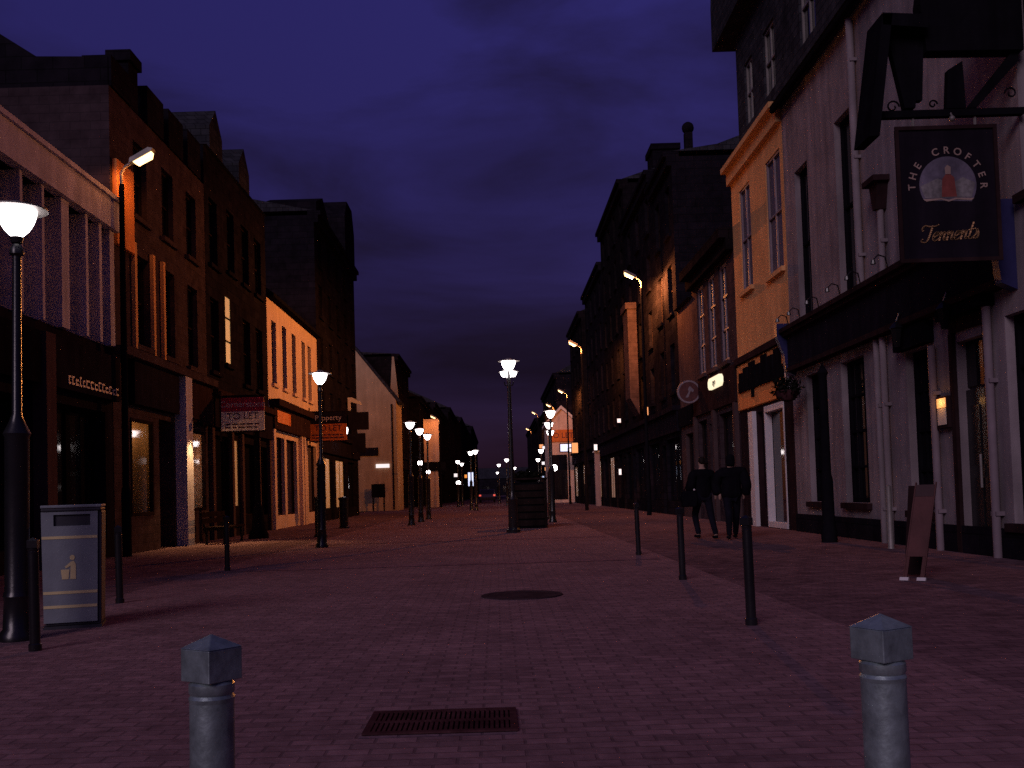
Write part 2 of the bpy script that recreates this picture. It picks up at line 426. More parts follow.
# ------------------------------------------------------------------ lamps
def throw(l):
    """street lantern photometry: strongest towards the horizontal, weak straight down"""
    l.use_nodes = True; N, L = l.node_tree.nodes, l.node_tree.links
    e = [n for n in N if n.type == 'EMISSION'][0]
    t = N.new('ShaderNodeTexCoord'); sp_ = N.new('ShaderNodeSeparateXYZ'); L.new(t.outputs['Normal'], sp_.inputs[0])
    q = N.new('ShaderNodeMath'); q.operation = 'MULTIPLY'; L.new(sp_.outputs['Z'], q.inputs[0]); L.new(sp_.outputs['Z'], q.inputs[1])
    m = N.new('ShaderNodeMapRange'); m.inputs['From Max'].default_value = .55; m.inputs['To Min'].default_value = 1.; m.inputs['To Max'].default_value = .12
    L.new(q.outputs[0], m.inputs['Value'])
    c = N.new('ShaderNodeMapRange'); c.inputs['From Min'].default_value = -.05; c.inputs['From Max'].default_value = .2; c.inputs['To Min'].default_value = 1; c.inputs['To Max'].default_value = .04
    L.new(sp_.outputs['Z'], c.inputs['Value'])
    p = N.new('ShaderNodeMath'); p.operation = 'MULTIPLY'; L.new(m.outputs[0], p.inputs[0]); L.new(c.outputs[0], p.inputs[1]); L.new(p.outputs[0], e.inputs['Strength'])
def point(name, loc, col, power, r=.12, parent=None):
    l = bpy.data.lights.new(name, 'POINT'); l.color = col; l.energy = power; l.shadow_soft_size = r
    o = bpy.data.objects.new(name, l); COL.objects.link(o); o.location = loc
    if parent is not None: o.parent = parent
    return o

def lantern(mbh, mbb, mbk, c, k=1.):
    """flat disc hood above a tapering glass bowl; c is the hood centre"""
    x, y, z = c
    mbh.lathe(c, [(0, .07*k), (.05*k, .065*k), (.10*k, .03*k), (.26*k, .0), (.26*k, -.012*k), (.15*k, -.012*k)], 24)
    mbb.lathe(c, [(.165*k, -.016*k), (.162*k, -.05*k), (.14*k, -.12*k), (.10*k, -.19*k), (.055*k, -.235*k), (.0, -.24*k)], 20)
    mbk.lathe(c, [(.045*k, -.30*k), (.06*k, -.25*k), (.035*k, -.242*k)], 12)

def make_lamp(H=3.75):
    P = thing('street_lamp', (0, 0, 0), '', 'street lamp', 'white street lamps along the street')
    h, b, k = MB(), MB(), MB(); lantern(h, b, k, (0, 0, H))
    k.lathe((0, 0, 0), [(.15, 0), (.15, .05), (.115, .10), (.105, .35), (.115, .38), (.10, .42), (.10, 1.75), (.115, 1.78), (.075, 1.86), (.042, 1.95), (.036, H-.42), (.06, H-.40), (.06, H-.36), (.03, H-.30)], 18)
    obj('pole', k, 'black', P)
    obj('hood', h, 'galv', P); obj('lamp_bowl', b, 'lampwhite', P)
    return P
lp = make_lamp()
lamps = [(-4.16, 8.66, 1., 'nearest white street lamp, standing beside the litter bin'),
         (-4.03, 23., 1.07, 'white street lamp in front of the orange to let board'),
         (-3.2, 37.5, 1.03, 'white street lamp in front of the pale gable, first of three close in line'),
         (-3.15, 41.5, 1.03, 'white street lamp in front of the pale gable, middle of three in line'),
         (-3.1, 45.5, 1.03, 'white street lamp in front of the pale gable, last of three in line'),
         (-1.3, 64., 1.03, 'distant white street lamp, upper one of a close pair'),
         (-1.65, 66., 1.03, 'distant white street lamp, half hidden in a close pair'),
         (-3.2, 84., 1.03, 'distant white street lamp low beside the dark left terrace'),
         (-3.1, 91., 1.03, 'distant white street lamp touching the glow of its neighbour low down'),
         (2.0, 36., 1.07, 'white street lamp just under the lowest sodium lamps'),
         (2.15, 40., 1.03, 'white street lamp next below the top one on the pub side'),
         (2.5, 45.5, 1.03, 'white street lamp third down the chain on the pub side'),
         (3.0, 66., 1.03, 'white street lamp fourth down the chain on the pub side'),
         (3.6, 85., 1.03, 'white street lamp lowest in the chain on the pub side'),
         (.9, 83., 1.03, 'far street lamp right behind the many headed lamp post'),
         (.3, 98., 1.03, 'far street lamp just off the many headed lamp post'),
         (2.1, 112., 1.03, 'far street lamp in the gap where the street ends'),
         (.2, 137., 1.03, 'tiny low street lamp at the end of the street'),
         (4.2, 130., 1.03, 'tiny street lamp above two others at the street end'),
         (4.6, 158., 1.03, 'tiny street lamp in a trio at the street end'),
         (5.4, 152., 1.03, 'tiny street lamp at the outer end of the trio')]
for i, (x, y, sc, lab) in enumerate(lamps):
    o = lp if i == 0 else copy_tree(lp)
    o.location = (x, y, 0); o.scale = (1, 1, sc); o['label'] = lab
    if i in (0,): o.rotation_euler = (0, .01, 0)

# the many-headed lamp in the middle of the street
P = thing('street_lamp', (.45, 28, 0), 'tall lamp post with clustered white lanterns in the middle of the street', 'street lamp', 'white street lamps along the street')
k = MB().lathe((.45, 28, 0), [(.2, 0), (.2, .08), (.14, .14), (.13, .9), (.15, .93), (.09, 1.05), (.075, 1.2), (.05, 4.2), (.05, 4.75)], 16)
hs, bs = [], []
for (dx, dy, z, kk) in ((0, 0, 4.82, 1.2), (-.135, -.16, 4.50, .62), (.125, -.16, 4.50, .62), (0, .22, 4.50, .62)):
    h, b_ = MB(), MB(); c = (.45+dx, 28+dy, z); lantern(h, b_, k, c, kk); hs.append(h); bs.append(b_)
    if dy: k.tube([(.45, 28, 4.12), (.45+dx*.8, 28+dy*.8, 4.12), (c[0], c[1], z-.28)], .018, 6)
obj('pole', k, 'black', P)
for h in hs: obj('hood', h, 'galv', P)
for b_ in bs: obj('lamp_bowl', b_, 'lampwhite', P)

SOD = (1., .31, .065)
def sodium(x, y, H, sx, label, power, kk=1.):
    """steel column with a short rising arm and an oblong sodium lantern; sx = side it leans to"""
    P = thing('sodium_lamp', (x, y, 0), label, 'street lamp', 'sodium lamps on tall columns')
    k = MB().lathe((x, y, 0), [(.10, 0), (.10, 1.4), (.075, 1.5), (.055, H-.6)], 14)
    obj('column', k, 'dark', P)
    a = MB().tube([(x, y, H-.62), (x, y, H-.35), (x+sx*.08, y, H-.22), (x+sx*.2, y, H-.15)], .035, 8)
    obj('arm', a, 'galv', P)
    t = R(28); c, s = math.cos(t), math.sin(t)
    fr = lambda u, v, w: (x+sx*(.2+u*c-v*s), y+w, H-.15+u*s+v*c)
    b_ = MB().prism(fr, [(0, 0), (.1, -.02), (.52, -.02), (.60, .02), (.52, .09), (.06, .08)], -.10, .10)
    obj('housing', b_, 'galv', P)
    l = MB().prism(fr, [(.08, -.025), (.13, -.11), (.46, -.12), (.54, -.025)], -.085, .085)
    obj('lens', l, 'sodium', P)
    q = fr(.3, -.22, 0)
    if power: throw(point('sodium_light', q, SOD, power, .12).data)
    return P
sodium(-7.95, 21.5, 8.68, 1, 'tall sodium street lamp beside the finned flat roofed shop', 80)
sodium(6.3, 41.4, 10.05, -1, 'tall sodium street lamp nearest on the pub side', 7500)
sodium(4.9, 54.4, 9.15, -1, 'tall sodium street lamp second along the pub side', 1500)
sodium(5.9, 80., 9.1, -1, 'sodium street lamp above the lit hanging signs', 2200)
sodium(5.6, 93., 9.1, -1, 'farthest sodium street lamp on the pub side', 900)

# ------------------------------------------------------------------ RIGHT SIDE
# --- the pub
U0, U1 = 7.0, 23.98
P = thing('pub', (XR, 15, 0), 'pale rendered pub with tall dark windows and a dark fascia', 'pub building')
ops = [(22.2, 23.15, 4.95, 8.4), (19.35, 20.4, 4.95, 8.55), (12.1, 13.3, 4.95, 8.5),
       (21.65, 22.9, .72, 3.6), (19.3, 20.6, .72, 3.6), (16.35, 17.35, .62, 3.35), (12.3, 13.95, .5, 3.4), (14.5, 15.45, 0.02, 3.25)]
obj('wall', facade(RF, U0, U1, 0, 10.25, ops, 9), 'white', P)
for o in ops[:3]: window(P, RF, *o, nx=2, ny=2, fm='dark', sill='brown')
for o in ops[3:7]: window(P, RF, *o, nx=3, ny=4, fm='dark', sill='brown', ft=.09)
o = ops[7]
mb = MB().box(RF, o[0], o[1], o[2], 2.5, -.19, -.12)
for u in (o[0]+.08, o[0]+.52):
    for v in (.25, 1.35): mb.box(RF, u, u+.35, v, v+.9, -.119, -.10)
d = obj('door', mb, 'black', P); obj('handle', MB().tube([RF(15.0, 1.0, -.08), RF(15.0, 1.5, -.08)], .02), 'galv', d)
mb = MB().box(RF, o[0], o[1], 2.55, o[3], -.19, -.15); obj('transom_light', mb, 'glass', P)
mb = MB().box(RF, o[0]-.14, o[0]-.003, 0, 3.4, .003, .06).box(RF, o[1]+.003, o[1]+.14, 0, 3.4, .003, .06).box(RF, o[0]-.14, o[1]+.14, 3.402, 3.6, .003, .045)
obj('door_surround', mb, 'brown', P)
mb = MB().box(RF, 14.2, 15.66, 3.61, 3.76, .003, .22).box(RF, 16.2, 17.5, 3.38, 3.74, .003, .16); obj('door_canopy', mb, 'dark', P)
# fascia with cornice and end brackets
mb = MB().box(RF, 13.75, 23.6, 3.88, 4.62, .003, .2)
obj('fascia', mb, 'navy', P)
mb = MB().box(RF, 13.7, 23.65, 4.622, 4.70, .003, .30).box(RF, 13.7, 23.65, 4.702, 4.80, .003, .38).box(RF, 13.75, 23.6, 3.78, 3.878, .003, .24)
obj('cornice', mb, 'brown', P)
for u in (13.55, 23.66):
    mb = MB().prism(lambda a, b_, w: RF(u+w, b_, a), [(.003, 3.7), (.22, 3.8), (.26, 4.2), (.42, 4.65), (.42, 4.95), (.003, 4.95)], 0, .18)
    obj('bracket', mb, 'blue', P)
# little swan neck lights and spikes along the cornice
for u in (15.4, 17.2, 18.5, 19.6, 20.9, 22.2, 23.1):
    mb = MB().tube([RF(u, 4.8, .3), RF(u, 5.02, .34), RF(u, 5.06, .46), RF(u, 4.98, .54)], .014, 6).lathe(RF(u, 4.9, .55), [(.05, 0), (.035, .07), (0, .09)], 8)
    obj('fascia_light', mb, 'black', P)
mb = MB().box(RF, U0, U1-.01, 0.003, .42, .003, .05); obj('plinth', mb, 'stone', P)
# gutters and drainpipes
def pipe(P, u, v0, v1, r=.05, m='white', out=.09, fr=RF, name='drainpipe'):
    mb = MB().tube([fr(u, v0, out), fr(u, v1, out)], r, 10)
    v = v0+.6
    while v < v1:
        mb.box(fr, u-r-.02, u+r+.02, v, v+.06, .003, out+r*.6); v += 1.9
    return obj(name, mb, m, P)
pipe(P, 19.05, 4.85, 10.1, .075)
mb = MB().prism(lambda a, b_, w: RF(17.95+a, b_, w), [(-.28, 6.62), (.28, 6.62), (.28, 6.52), (-.28, 6.52)], .003, .3).prism(lambda a, b_, w: RF(17.95+a, b_, w), [(-.2, 6.515), (.2, 6.515), (.07, 6.05), (-.07, 6.05)], .003, .2)
obj('hopper', mb, 'brown', P); pipe(P, 17.95, 4.85, 6.05, .06)
for u, v1, m_ in ((18.42, 3.75, 'white'), (18.12, 3.75, 'white'), (16.12, 3.3, 'dulltrim'), (14.28, 3.6, 'dulltrim')):
    pipe(P, u, 0.0, v1, .06, m_)
mb = MB().tube([RF(U0, 10.2, .22), RF(U1, 10.2, .22)], .07, 8); obj('gutter', mb, 'dark', P)
rf = obj('roof', gable_roof(RF, U0, U1, 10.26, 3.2, 9, .3), 'slate', P)
chimney(rf, RF, 8.2, 10.0, -5, -4, 12.4, 15, 4, 'white')
# attic dormers with an overhanging roof above the eaves
dm = obj('attic_storey', facade(RF, 19.4, 28.05, 10.47, 13.9, [(24.3, 25.3, 11.0, 12.7, .12), (26.4, 27.2, 11.0, 12.7, .12), (21.2, 22.3, 11.0, 12.7, .12)], 4, .12), 'slate', P)
for a, b_ in ((24.3, 25.3), (26.4, 27.2), (21.2, 22.3)):
    window(P, RF, a, b_, 11.0, 12.7, .12, 2, 2, 'galv', 'glass', None)
mb = MB().prism(lambda a, b_, w: RF(w, b_, a), [(.45, 13.91), (.45, 15.2), (.3, 18.2), (-4.2, 18.2), (-4.2, 13.91)], 18.9, 29.0); obj('attic_roof', mb, 'slate', P)
# wall lanterns
for u in (15.15, 16.95):
    mb = MB().tube([RF(u, 3.95, .03), RF(u, 3.98, .25), RF(u, 3.85, .3)], .015, 6).lathe(RF(u, 3.42, .3), [(.05, 0), (.10, .3), (.13, .31), (.03, .42), (0, .44)], 6, False)
    obj('wall_lantern', mb, 'black', P)
# small notices by the door
mb = MB().box(RF, 15.62, 16.02, 1.95, 2.45, .003, .10); nb = obj('menu_case', mb, 'brown', P)
mb = MB().box(RF, 15.67, 15.97, 2.27, 2.42, .102, .112); obj('lamp_strip', mb, 'amber', nb)
mb = MB().box(RF, 15.67, 15.97, 2.0, 2.26, .102, .108); obj('menu_sheet', mb, 'cream', nb)
point('menu_light', RF(15.82, 2.36, .2), (1, .45, .12), .9, .03)
mb = MB().box(RF, 15.55, 15.66, 1.12, 1.5, .003, .02); obj('notice', mb, 'whitetrim', P)
tag(P)

# --- projecting timber hood with bracket (above the pub sign)
P = thing('sign_bracket', (XR, 13.2, 5.6), 'dark timber and iron bracket frame with gabled hood holding the pub sign', 'sign bracket')
F = CF(13.2)
mb = MB().box(F, 5.1, 7.195, 5.98, 6.07, -.05, .05); obj('bar', mb, 'dark', P)
mb = MB().prism(F, [(5.02, 5.66), (5.16, 5.66), (5.40, 7.28), (5.27, 7.28)], -.28, .28)
obj('bargeboard', mb, 'dark', P)
mb = MB().prism(F, [(5.27, 7.14), (5.27, 7.30), (5.86, 7.26), (5.86, 7.08)], -.28, .28)
mb.prism(F, [(5.40, 7.15), (5.84, 7.10), (5.74, 6.10), (5.60, 6.10)], -.06, .06)
obj('hood', mb, 'dark', P)
mb = MB().prism(F, [(5.90, 6.84), (5.84, 7.5), (5.94, 8.1), (7.19, 8.25), (7.19, 6.82)], -.12, .12)
mb.prism(F, [(5.76, 7.1), (5.90, 7.1), (5.84, 6.2), (5.74, 6.2)], -.05, .05)
obj('gable_board', mb, 'dark', P)
mb = MB().prism(F, [(6.44, 6.08), (6.56, 6.08), (7.15, 6.70), (7.15, 6.8), (7.05, 6.8)], -.05, .05)
mb.prism(F, [(6.16, 6.08), (6.42, 6.08), (6.40, 6.72), (6.20, 6.6)], -.05, .05)
obj('brace', mb, 'dark', P)
for cx, cz, r, sg in ((5.46, 6.14, .09, 1), (7.05, 6.28, .085, -1), (6.0, 6.16, .06, 1)):
    mb = MB().tube([(cx+sg*r*(1-.09*i/2)*math.cos(i*.45), 13.2, cz+r*(1-.045*i)*math.sin(i*.45)) for i in range(16)], .012, 6); obj('scroll', mb, 'dark', P)
mb = MB()
for x in (5.72, 6.55): mb.tube([(x, 13.2, 5.985), (x, 13.2, 5.84)], .02, 6)
obj('hanger', mb, 'galv', P)

# --- pub sign board
P = thing('pub_sign', (6.13, 13.2, 4.05), 'dark hanging pub sign with arched gold name and oval picture', 'pub sign')
mb = MB().box(F, 5.47, 6.79, 4.04, 5.83, -.035, .035); obj('board', mb, 'navy', P, bevel=.01)
mb = MB()
for a in ((5.45, 6.81, 5.80, 5.85), (5.45, 6.81, 4.02, 4.07)): mb.box(F, *a, .036, .06)
for a in ((5.45, 5.50, 4.07, 5.80), (6.76, 6.81, 4.07, 5.80)): mb.box(F, *a, .036, .058)
obj('moulding', mb, 'brown', P)
cx, cz, rx, rz = 6.13, 5.05, .38, .385
arc = [(cx+rx*math.cos(R(a)), cz+rz*math.sin(R(a))) for a in range(-36, 217, 8)]
mb = MB().prism(F, arc, .036, .041); pic = obj('picture', mb, 'picture', P)
mb = MB().prism(F, [(cx-.31, cz-.17), (cx+.31, cz-.17), (cx+.365, cz+.02), (cx+.2, cz+.10), (cx+.05, cz+.02), (cx-.14, cz+.09), (cx-.37, cz-.01)], .042, .044); obj('field', mb, 'field', pic)
mb = MB().prism(F, [(cx-.09, cz-.16), (cx+.11, cz-.16), (cx+.085, cz+.1), (cx+.04, cz+.14), (cx-.03, cz+.14), (cx-.075, cz+.08)], .045, .047); obj('figure', mb, 'rust', pic)
mb = MB().prism(F, [(cx-.03, cz+.145), (cx+.04, cz+.145), (cx+.045, cz+.24), (cx+.0, cz+.27), (cx-.035, cz+.23)], .045, .047); obj('figure', mb, 'goldletter', pic)
mb = MB().prism(F, [(cx-.34, cz-.185), (cx-.3, cz-.215), (cx-.1, cz-.195), (cx, cz-.225), (cx+.1, cz-.195), (cx+.3, cz-.215), (cx+.34, cz-.185), (cx+.1, cz-.175), (cx, cz-.2), (cx-.1, cz-.175)], .042, .046); obj('ribbon', mb, 'goldletter', pic)
nm = 'THE CROFTER'
for i, ch in enumerate(nm):
    if ch == ' ': continue
    a = R(181-182*i/(len(nm)-1)); rr = .475
    p = F(cx+rr*math.cos(a), cz-.01+rr*math.sin(a), .036)
    t = a-math.pi/2
    text('lettering', ch, .135, p, (math.cos(t), 0, math.sin(t)), (0, -1, 0), 'goldletter', P, .004, bold=.002)
def script_word(parent, x0, z0, k, Y, m):
    """the beer name drawn stroke by stroke in a sloping script hand"""
    G = dict(
        T=([[(-.10, .62), (-.14, .78), (.0, .90), (.25, .84), (.55, .84), (.74, .92)], [(.42, .86), (.36, .45), (.28, .08), (.12, -.06), (-.06, .0), (-.04, .12)]], .52),
        e=([[(.02, .18), (.26, .30), (.30, .44), (.18, .48), (.06, .34), (.06, .10), (.18, .0), (.36, .10)]], .36),
        n=([[(.0, .40), (.10, .46), (.06, .0)], [(.07, .22), (.22, .44), (.32, .42), (.29, .10), (.36, .02), (.44, .10)]], .44),
        t=([[(.20, .92), (.10, .30), (.09, .06), (.18, .0), (.32, .10)], [(.0, .50), (.36, .56)]], .33),
        s=([[(.0, .06), (.14, .30), (.16, .50), (.26, .24), (.20, .02), (.02, .02)]], .34))
    mb = MB(); u = 0.
    for ch in 'Tennents':
        for st in G[ch][0]:
            p = [Vector((a, b)) for a, b in st]; q = []
            for i in range(len(p)-1):
                a, b, c, d = p[max(i-1, 0)], p[i], p[i+1], p[min(i+2, len(p)-1)]
                for t in (0, .25, .5, .75):
                    q.append(.5*((2*b)+(c-a)*t+(2*a-5*b+4*c-d)*t*t+(3*b-a-3*c+d)*t**3))
            q.append(p[-1])
            for i in range(len(q)-1):
                d = q[i+1]-q[i]
                if d.length < 1e-4: continue
                w_ = .030+.030*abs(d.normalized().y)          # thick down strokes, thin hairlines
                n_ = Vector((-d.y, d.x)).normalized()*w_*.72; e_ = d.normalized()*.02
                a, b = q[i]-e_, q[i+1]+e_
                pts = [a+n_, b+n_, b-n_, a-n_]
                pts = [(x0+k*(u+v.x+.22*v.y), z0+k*(v.y+.04*(u+v.x))) for v in pts]
                mb.prism(CF(Y), pts, .037, .046)
        u += G[ch][1]
    return obj('lettering', mb, m, parent)
script_word(P, 5.76, 4.30, .232, 13.2, 'gold')
mb = MB().ball((6.21, 13.12, 5.93), .04, 10).tube([(6.21, 13.12, 5.96), (6.21, 13.16, 6.02)], .012, 6)
obj('spot_lamp', mb, 'galv', P)

# --- the peach building next to the pub
P = thing('shop_building', (XR, 26.5, 0), 'orange painted building with two white framed upper windows and dark lettered fascia', 'shop building')
ops = [(27.15, 28.3, 6.6, 9.5, .1), (24.25, 25.55, 6.45, 9.4, .1), (26.75, 27.3, .5, 3.1), (24.75, 26.55, .02, 3.2)]
obj('wall', facade(RF, 24.0, 29.2, 3.28, 10.3, ops[:2], 9), 'orange', P)
obj('shopfront', facade(RF, 24.0, 29.2, 0, 3.275, ops[2:], 9), 'brown', P)
for o in ops[:2]: window(P, RF, *o[:4], nx=2, ny=2, fm='dulltrim', gm='dimglass', sill='orange', depth=.1)
window(P, RF, *ops[2], nx=1, ny=1, fm='dark', sill=None)
a, b_, c_, d_ = ops[3]
mb = MB(); mb.quad(RF(a, c_, -.18), RF(b_, c_, -.18), RF(b_, d_, -.18), RF(a, d_, -.18)); w = obj('door', mb, 'glass', P)
mb = MB().box(RF, a, a+.06, c_, d_, -.17, .02).box(RF, b_-.06, b_, c_, d_, -.17, .02).box(RF, a+.06, b_-.06, d_-.16, d_, -.17, .02).box(RF, a+.06, b_-.06, c_, c_+.14, -.17, .03)
obj('frame', mb, 'whitetrim', w)
mb = MB().box(RF, 27.4, 27.85, 0, 3.15, .003, .12); obj('pilaster', mb, 'whitetrim', P)
mb = MB().box(RF, 24.0, 29.2, 10.303, 10.45, -.2, .3).box(RF, 24.0, 29.2, 9.95, 10.30, .003, .14); obj('eaves_cornice', mb, 'orange', P)
mb = MB().box(RF, 24.0, 29.2, 4.62, 4.80, .003, .12); obj('string_course', mb, 'brown', P)
mb = MB().box(RF, 24.05, 29.15, 3.3, 4.55, .003, .06); fa = obj('fascia', mb, 'orange2', P)
# black sign: block letters standing on a black panel
mb = MB().box(RF, 24.15, 28.9, 3.78, 4.08, .062, .1)
u = 28.8
for k_, (wd, hh) in enumerate(((.34, .26), (.5, .36), (.62, .44), (.4, .3), (.55, .46), (.42, .36), (.6, .45))):
    mb.box(RF, u-wd, u, 4.082, 4.082+hh, .062, .1); u -= wd+.13
mb.box(RF, 27.25, 27.5, 3.55, 3.80, .064, .098)
obj('lettering', mb, 'dark', fa)
mb = MB().box(RF, 23.99, 24.12, 3.25, 4.6, .003, .14); obj('fascia_end', mb, 'whitetrim', P)
gable_roof_o = obj('roof', gable_roof(RF, 24.0, 29.2, 10.46, 2.6, 9, .2), 'slate', P)

# --- red sandstone shop with tall white windows
P = thing('shop_building', (XR, 32.3, 0), 'reddish stone shop with tall white window frames and a small lit sign', 'shop building')
ops = [(30.2, 31.3, 4.95, 8.0), (31.9, 33.0, 4.95, 8.0), (33.6, 34.7, 4.95, 8.0), (29.7, 31.9, .5, 3.4), (32.6, 33.4, .02, 3.2), (33.8, 35.2, .5, 3.4)]
obj('wall', facade(RF, 29.22, 35.55, 0, 8.45, ops, 9), 'redstone', P)
for o in ops[:3]: window(P, RF, *o, nx=2, ny=3, fm='dulltrim', gm='glass', sill='pink', ft=.11, depth=.12)
for o in ops[3:]: window(P, RF, *o, nx=1, ny=2, fm='wood', sill=None)
mb = MB().box(RF, 29.22, 35.55, 8.453, 8.75, -.3, .42).box(RF, 29.22, 35.55, 8.1, 8.45, .003, .22); obj('cornice', mb, 'stone2', P)
mb = MB().box(RF, 29.3, 35.5, 3.6, 4.7, .003, .1); fa = obj('fascia', mb, 'brown', P)
mb = MB().prism(RF, [(30.7, 4.34), (30.85, 4.24), (32.35, 4.24), (32.5, 4.34), (32.5, 4.50), (32.35, 4.6), (30.85, 4.6), (30.7, 4.50)], .103, .2); ls = obj('lit_sign', mb, 'cream_sign', P)
text('lettering', 'ogo', .3, RF(31.6, 4.42, .203), (0, -1, 0), (-1, 0, 0), 'dark', ls, .004)
for u in (29.35, 32.25, 35.3):
    mb = MB().box(RF, u, u+.22, 0, 3.59, .003, .13); obj('pilaster', mb, 'pink', P)
# --- round projecting sign
P = thing('round_sign', (6.85, 34.6, 4.4), 'round red projecting sign with pale ring and white emblem', 'shop sign')
F2 = CF(34.6); cx, cz = 6.78, 4.42
circ = lambda r, n=28: [(cx+r*math.cos(2*math.pi*i/n), cz+r*math.sin(2*math.pi*i/n)) for i in range(n)]
mb = MB().prism(F2, circ(.345), -.05, .05); obj('disc', mb, 'maroon', P)
mb = MB(); o_, i_ = circ(.40), circ(.342)
for k_ in range(28):
    j_ = (k_+1) % 28; mb.prism(F2, [o_[k_], o_[j_], i_[j_], i_[k_]], -.055, .055)
obj('ring', mb, 'dulltrim', P)
mb = MB().prism(F2, [(cx-.13, cz-.2), (cx-.03, cz-.2), (cx+.06, cz+.02), (cx+.14, cz-.02), (cx+.17, cz+.06), (cx+.04, cz+.2), (cx-.03, cz+.1), (cx-.01, cz+.0)], .052, .058); obj('emblem', mb, 'dulltrim', P)
mb = MB().box(F2, cx+.38, 7.195, 4.2, 4.64, -.05, .05); obj('arm', mb, 'pink', P)

# --- pinkish rendered narrow building
P = thing('shop_building', (XR, 37, 0), 'narrow pinkish rendered building beyond the reddish shop', 'shop building')
ops = [(36.1, 37.6, .4, 3.1)]
obj('wall', facade(RF, 35.57, 38.45, 0, 7.9, ops, 8), 'pink', P)
window(P, RF, *ops[0], nx=2, ny=1, fm='wood', sill=None)
mb = MB().box(RF, 35.6, 38.4, 3.4, 4.1, .003, .12); obj('fascia', mb, 'dark', P)
obj('roof', gable_roof(RF, 35.57, 38.45, 7.91, 1.5, 8, .15), 'slate', P)

# --- dark tenements rising behind
def tenement(name, fr, u0, u1, z, D, label, m='stone', floors=3, sp=2.4, roof=2.2, chim=(), base_loc=None, shop=True, ww=1.0, lit=None, glow=()):
    P = thing(name, base_loc or fr((u0+u1)/2, 0, 0), label, 'tenement')
    ops = []; n = max(1, int((u1-u0)/sp))
    fh = (z-4.6)/floors
    for j in range(floors):
        for i in range(n):
            c = u0+(u1-u0)*(i+.5)/n; v = 4.9+fh*j
            ops.append((c-ww/2, c+ww/2, v, v+fh*.62))
    so = []
    if shop:
        k_ = max(1, int((u1-u0)/3.6))
        for i in range(k_):
            a = u0+(u1-u0)*i/k_+.35; b_ = u0+(u1-u0)*(i+1)/k_-.35
            so.append((a, b_-1.1, .55, 3.1)+((.04,) if i in glow else ())); so.append((b_-.95, b_, .02, 2.9))
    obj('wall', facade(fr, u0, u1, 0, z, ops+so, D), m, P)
    for i, o in enumerate(ops):
        window(P, fr, *o, nx=1, ny=2, fm='wood', sill='stone', gm='warmwin' if lit == i else 'glass')
    for i, o in enumerate(so):
        window(P, fr, *o[:4], depth=o[4] if len(o) > 4 else .2, gm='dimwarm' if len(o) > 4 else 'glass', nx=2 if i % 2 == 0 else 1, ny=1, fm='dark', sill=None, name='shop_window' if i % 2 == 0 else 'door')
    if shop:
        mb = MB().box(fr, u0+.1, u1-.1, 3.3, 4.1, .003, .15).box(fr, u0+.05, u1-.05, 4.102, 4.3, .003, .3); obj('fascia', mb, 'navy', P)
    mb = MB().box(fr, u0, u1, z-.35, z-.003, .003, .2).box(fr, u0, u1, z+.003, z+.2, -.3, .32); obj('cornice', mb, m, P)
    rf = obj('roof', gable_roof(fr, u0, u1, z+.205, roof, D, .0), 'slate', P)
    for (a, b_, w0, w1, zz, pots) in chim: chimney(rf, fr, a, b_, w0, w1, z-.5, zz, pots)
    return P
RG = 'dark stone tenements on the pub side'
T = tenement('tenement', RF, 38.47, 43.4, 14.0, 9, 'dark flat gabled tenement with a big square chimney on the pub side', floors=3, roof=.6, chim=((43.6, 45.1, -1.3, -.15, 16.3, 0),))
mb = MB().box(RF, 38.6, 38.9, 14.25, 15.0, -.9, -.6).ball(RF(38.75, 15.2, -.75), .24); obj('finial', mb, 'stone', T)
tenement('tenement', RF, 43.42, 52.6, 14.9, 9, 'dark tenement behind the nearest tall sodium lamp on the pub side', 'stone', 4, roof=1.6)
tenement('tenement', RF, 52.62, 64.0, 17.4, 10, 'tallest dark tenement on the pub side', 'stone2', 5, roof=1.6, glow=(2,), chim=((55, 56.6, -4, -3, 19.6, 3),))
BRP = thing('lamplit_bay', (6.9, 47.8, 5), 'stone wall bay lit orange behind the nearest tall sodium lamp', 'wall bay')
mb = MB().box(RF, 47.0, 48.6, 5.4, 9.6, .33, .75); obj('shaft', mb, 'redstone', BRP)  # bay stops above the shops so its shape ends where the lamplight fades
mb = MB().box(RF, 46.9, 48.7, 9.602, 9.9, .33, .85); obj('cap', mb, 'redstone', BRP)
mb = MB().prism(lambda a, b_, w: RF(w, b_, a), [(.33, 4.6), (.75, 5.397), (.33, 5.397)], 47.0, 48.6); obj('corbel', mb, 'redstone', BRP)
tenement('tenement', RF, 64.02, 76.0, 15.6, 10, 'dark tenement behind the second tall sodium lamp', 'stone', 4, roof=1.8, glow=(1,))
tenement('tenement', lambda u, v, w: (6.9-w, u, v), 76.02, 88., 14.6, 10, 'dark tenement just before the gabled shop with lit signs', 'stone2', 4, roof=2.0, glow=(0, 2))
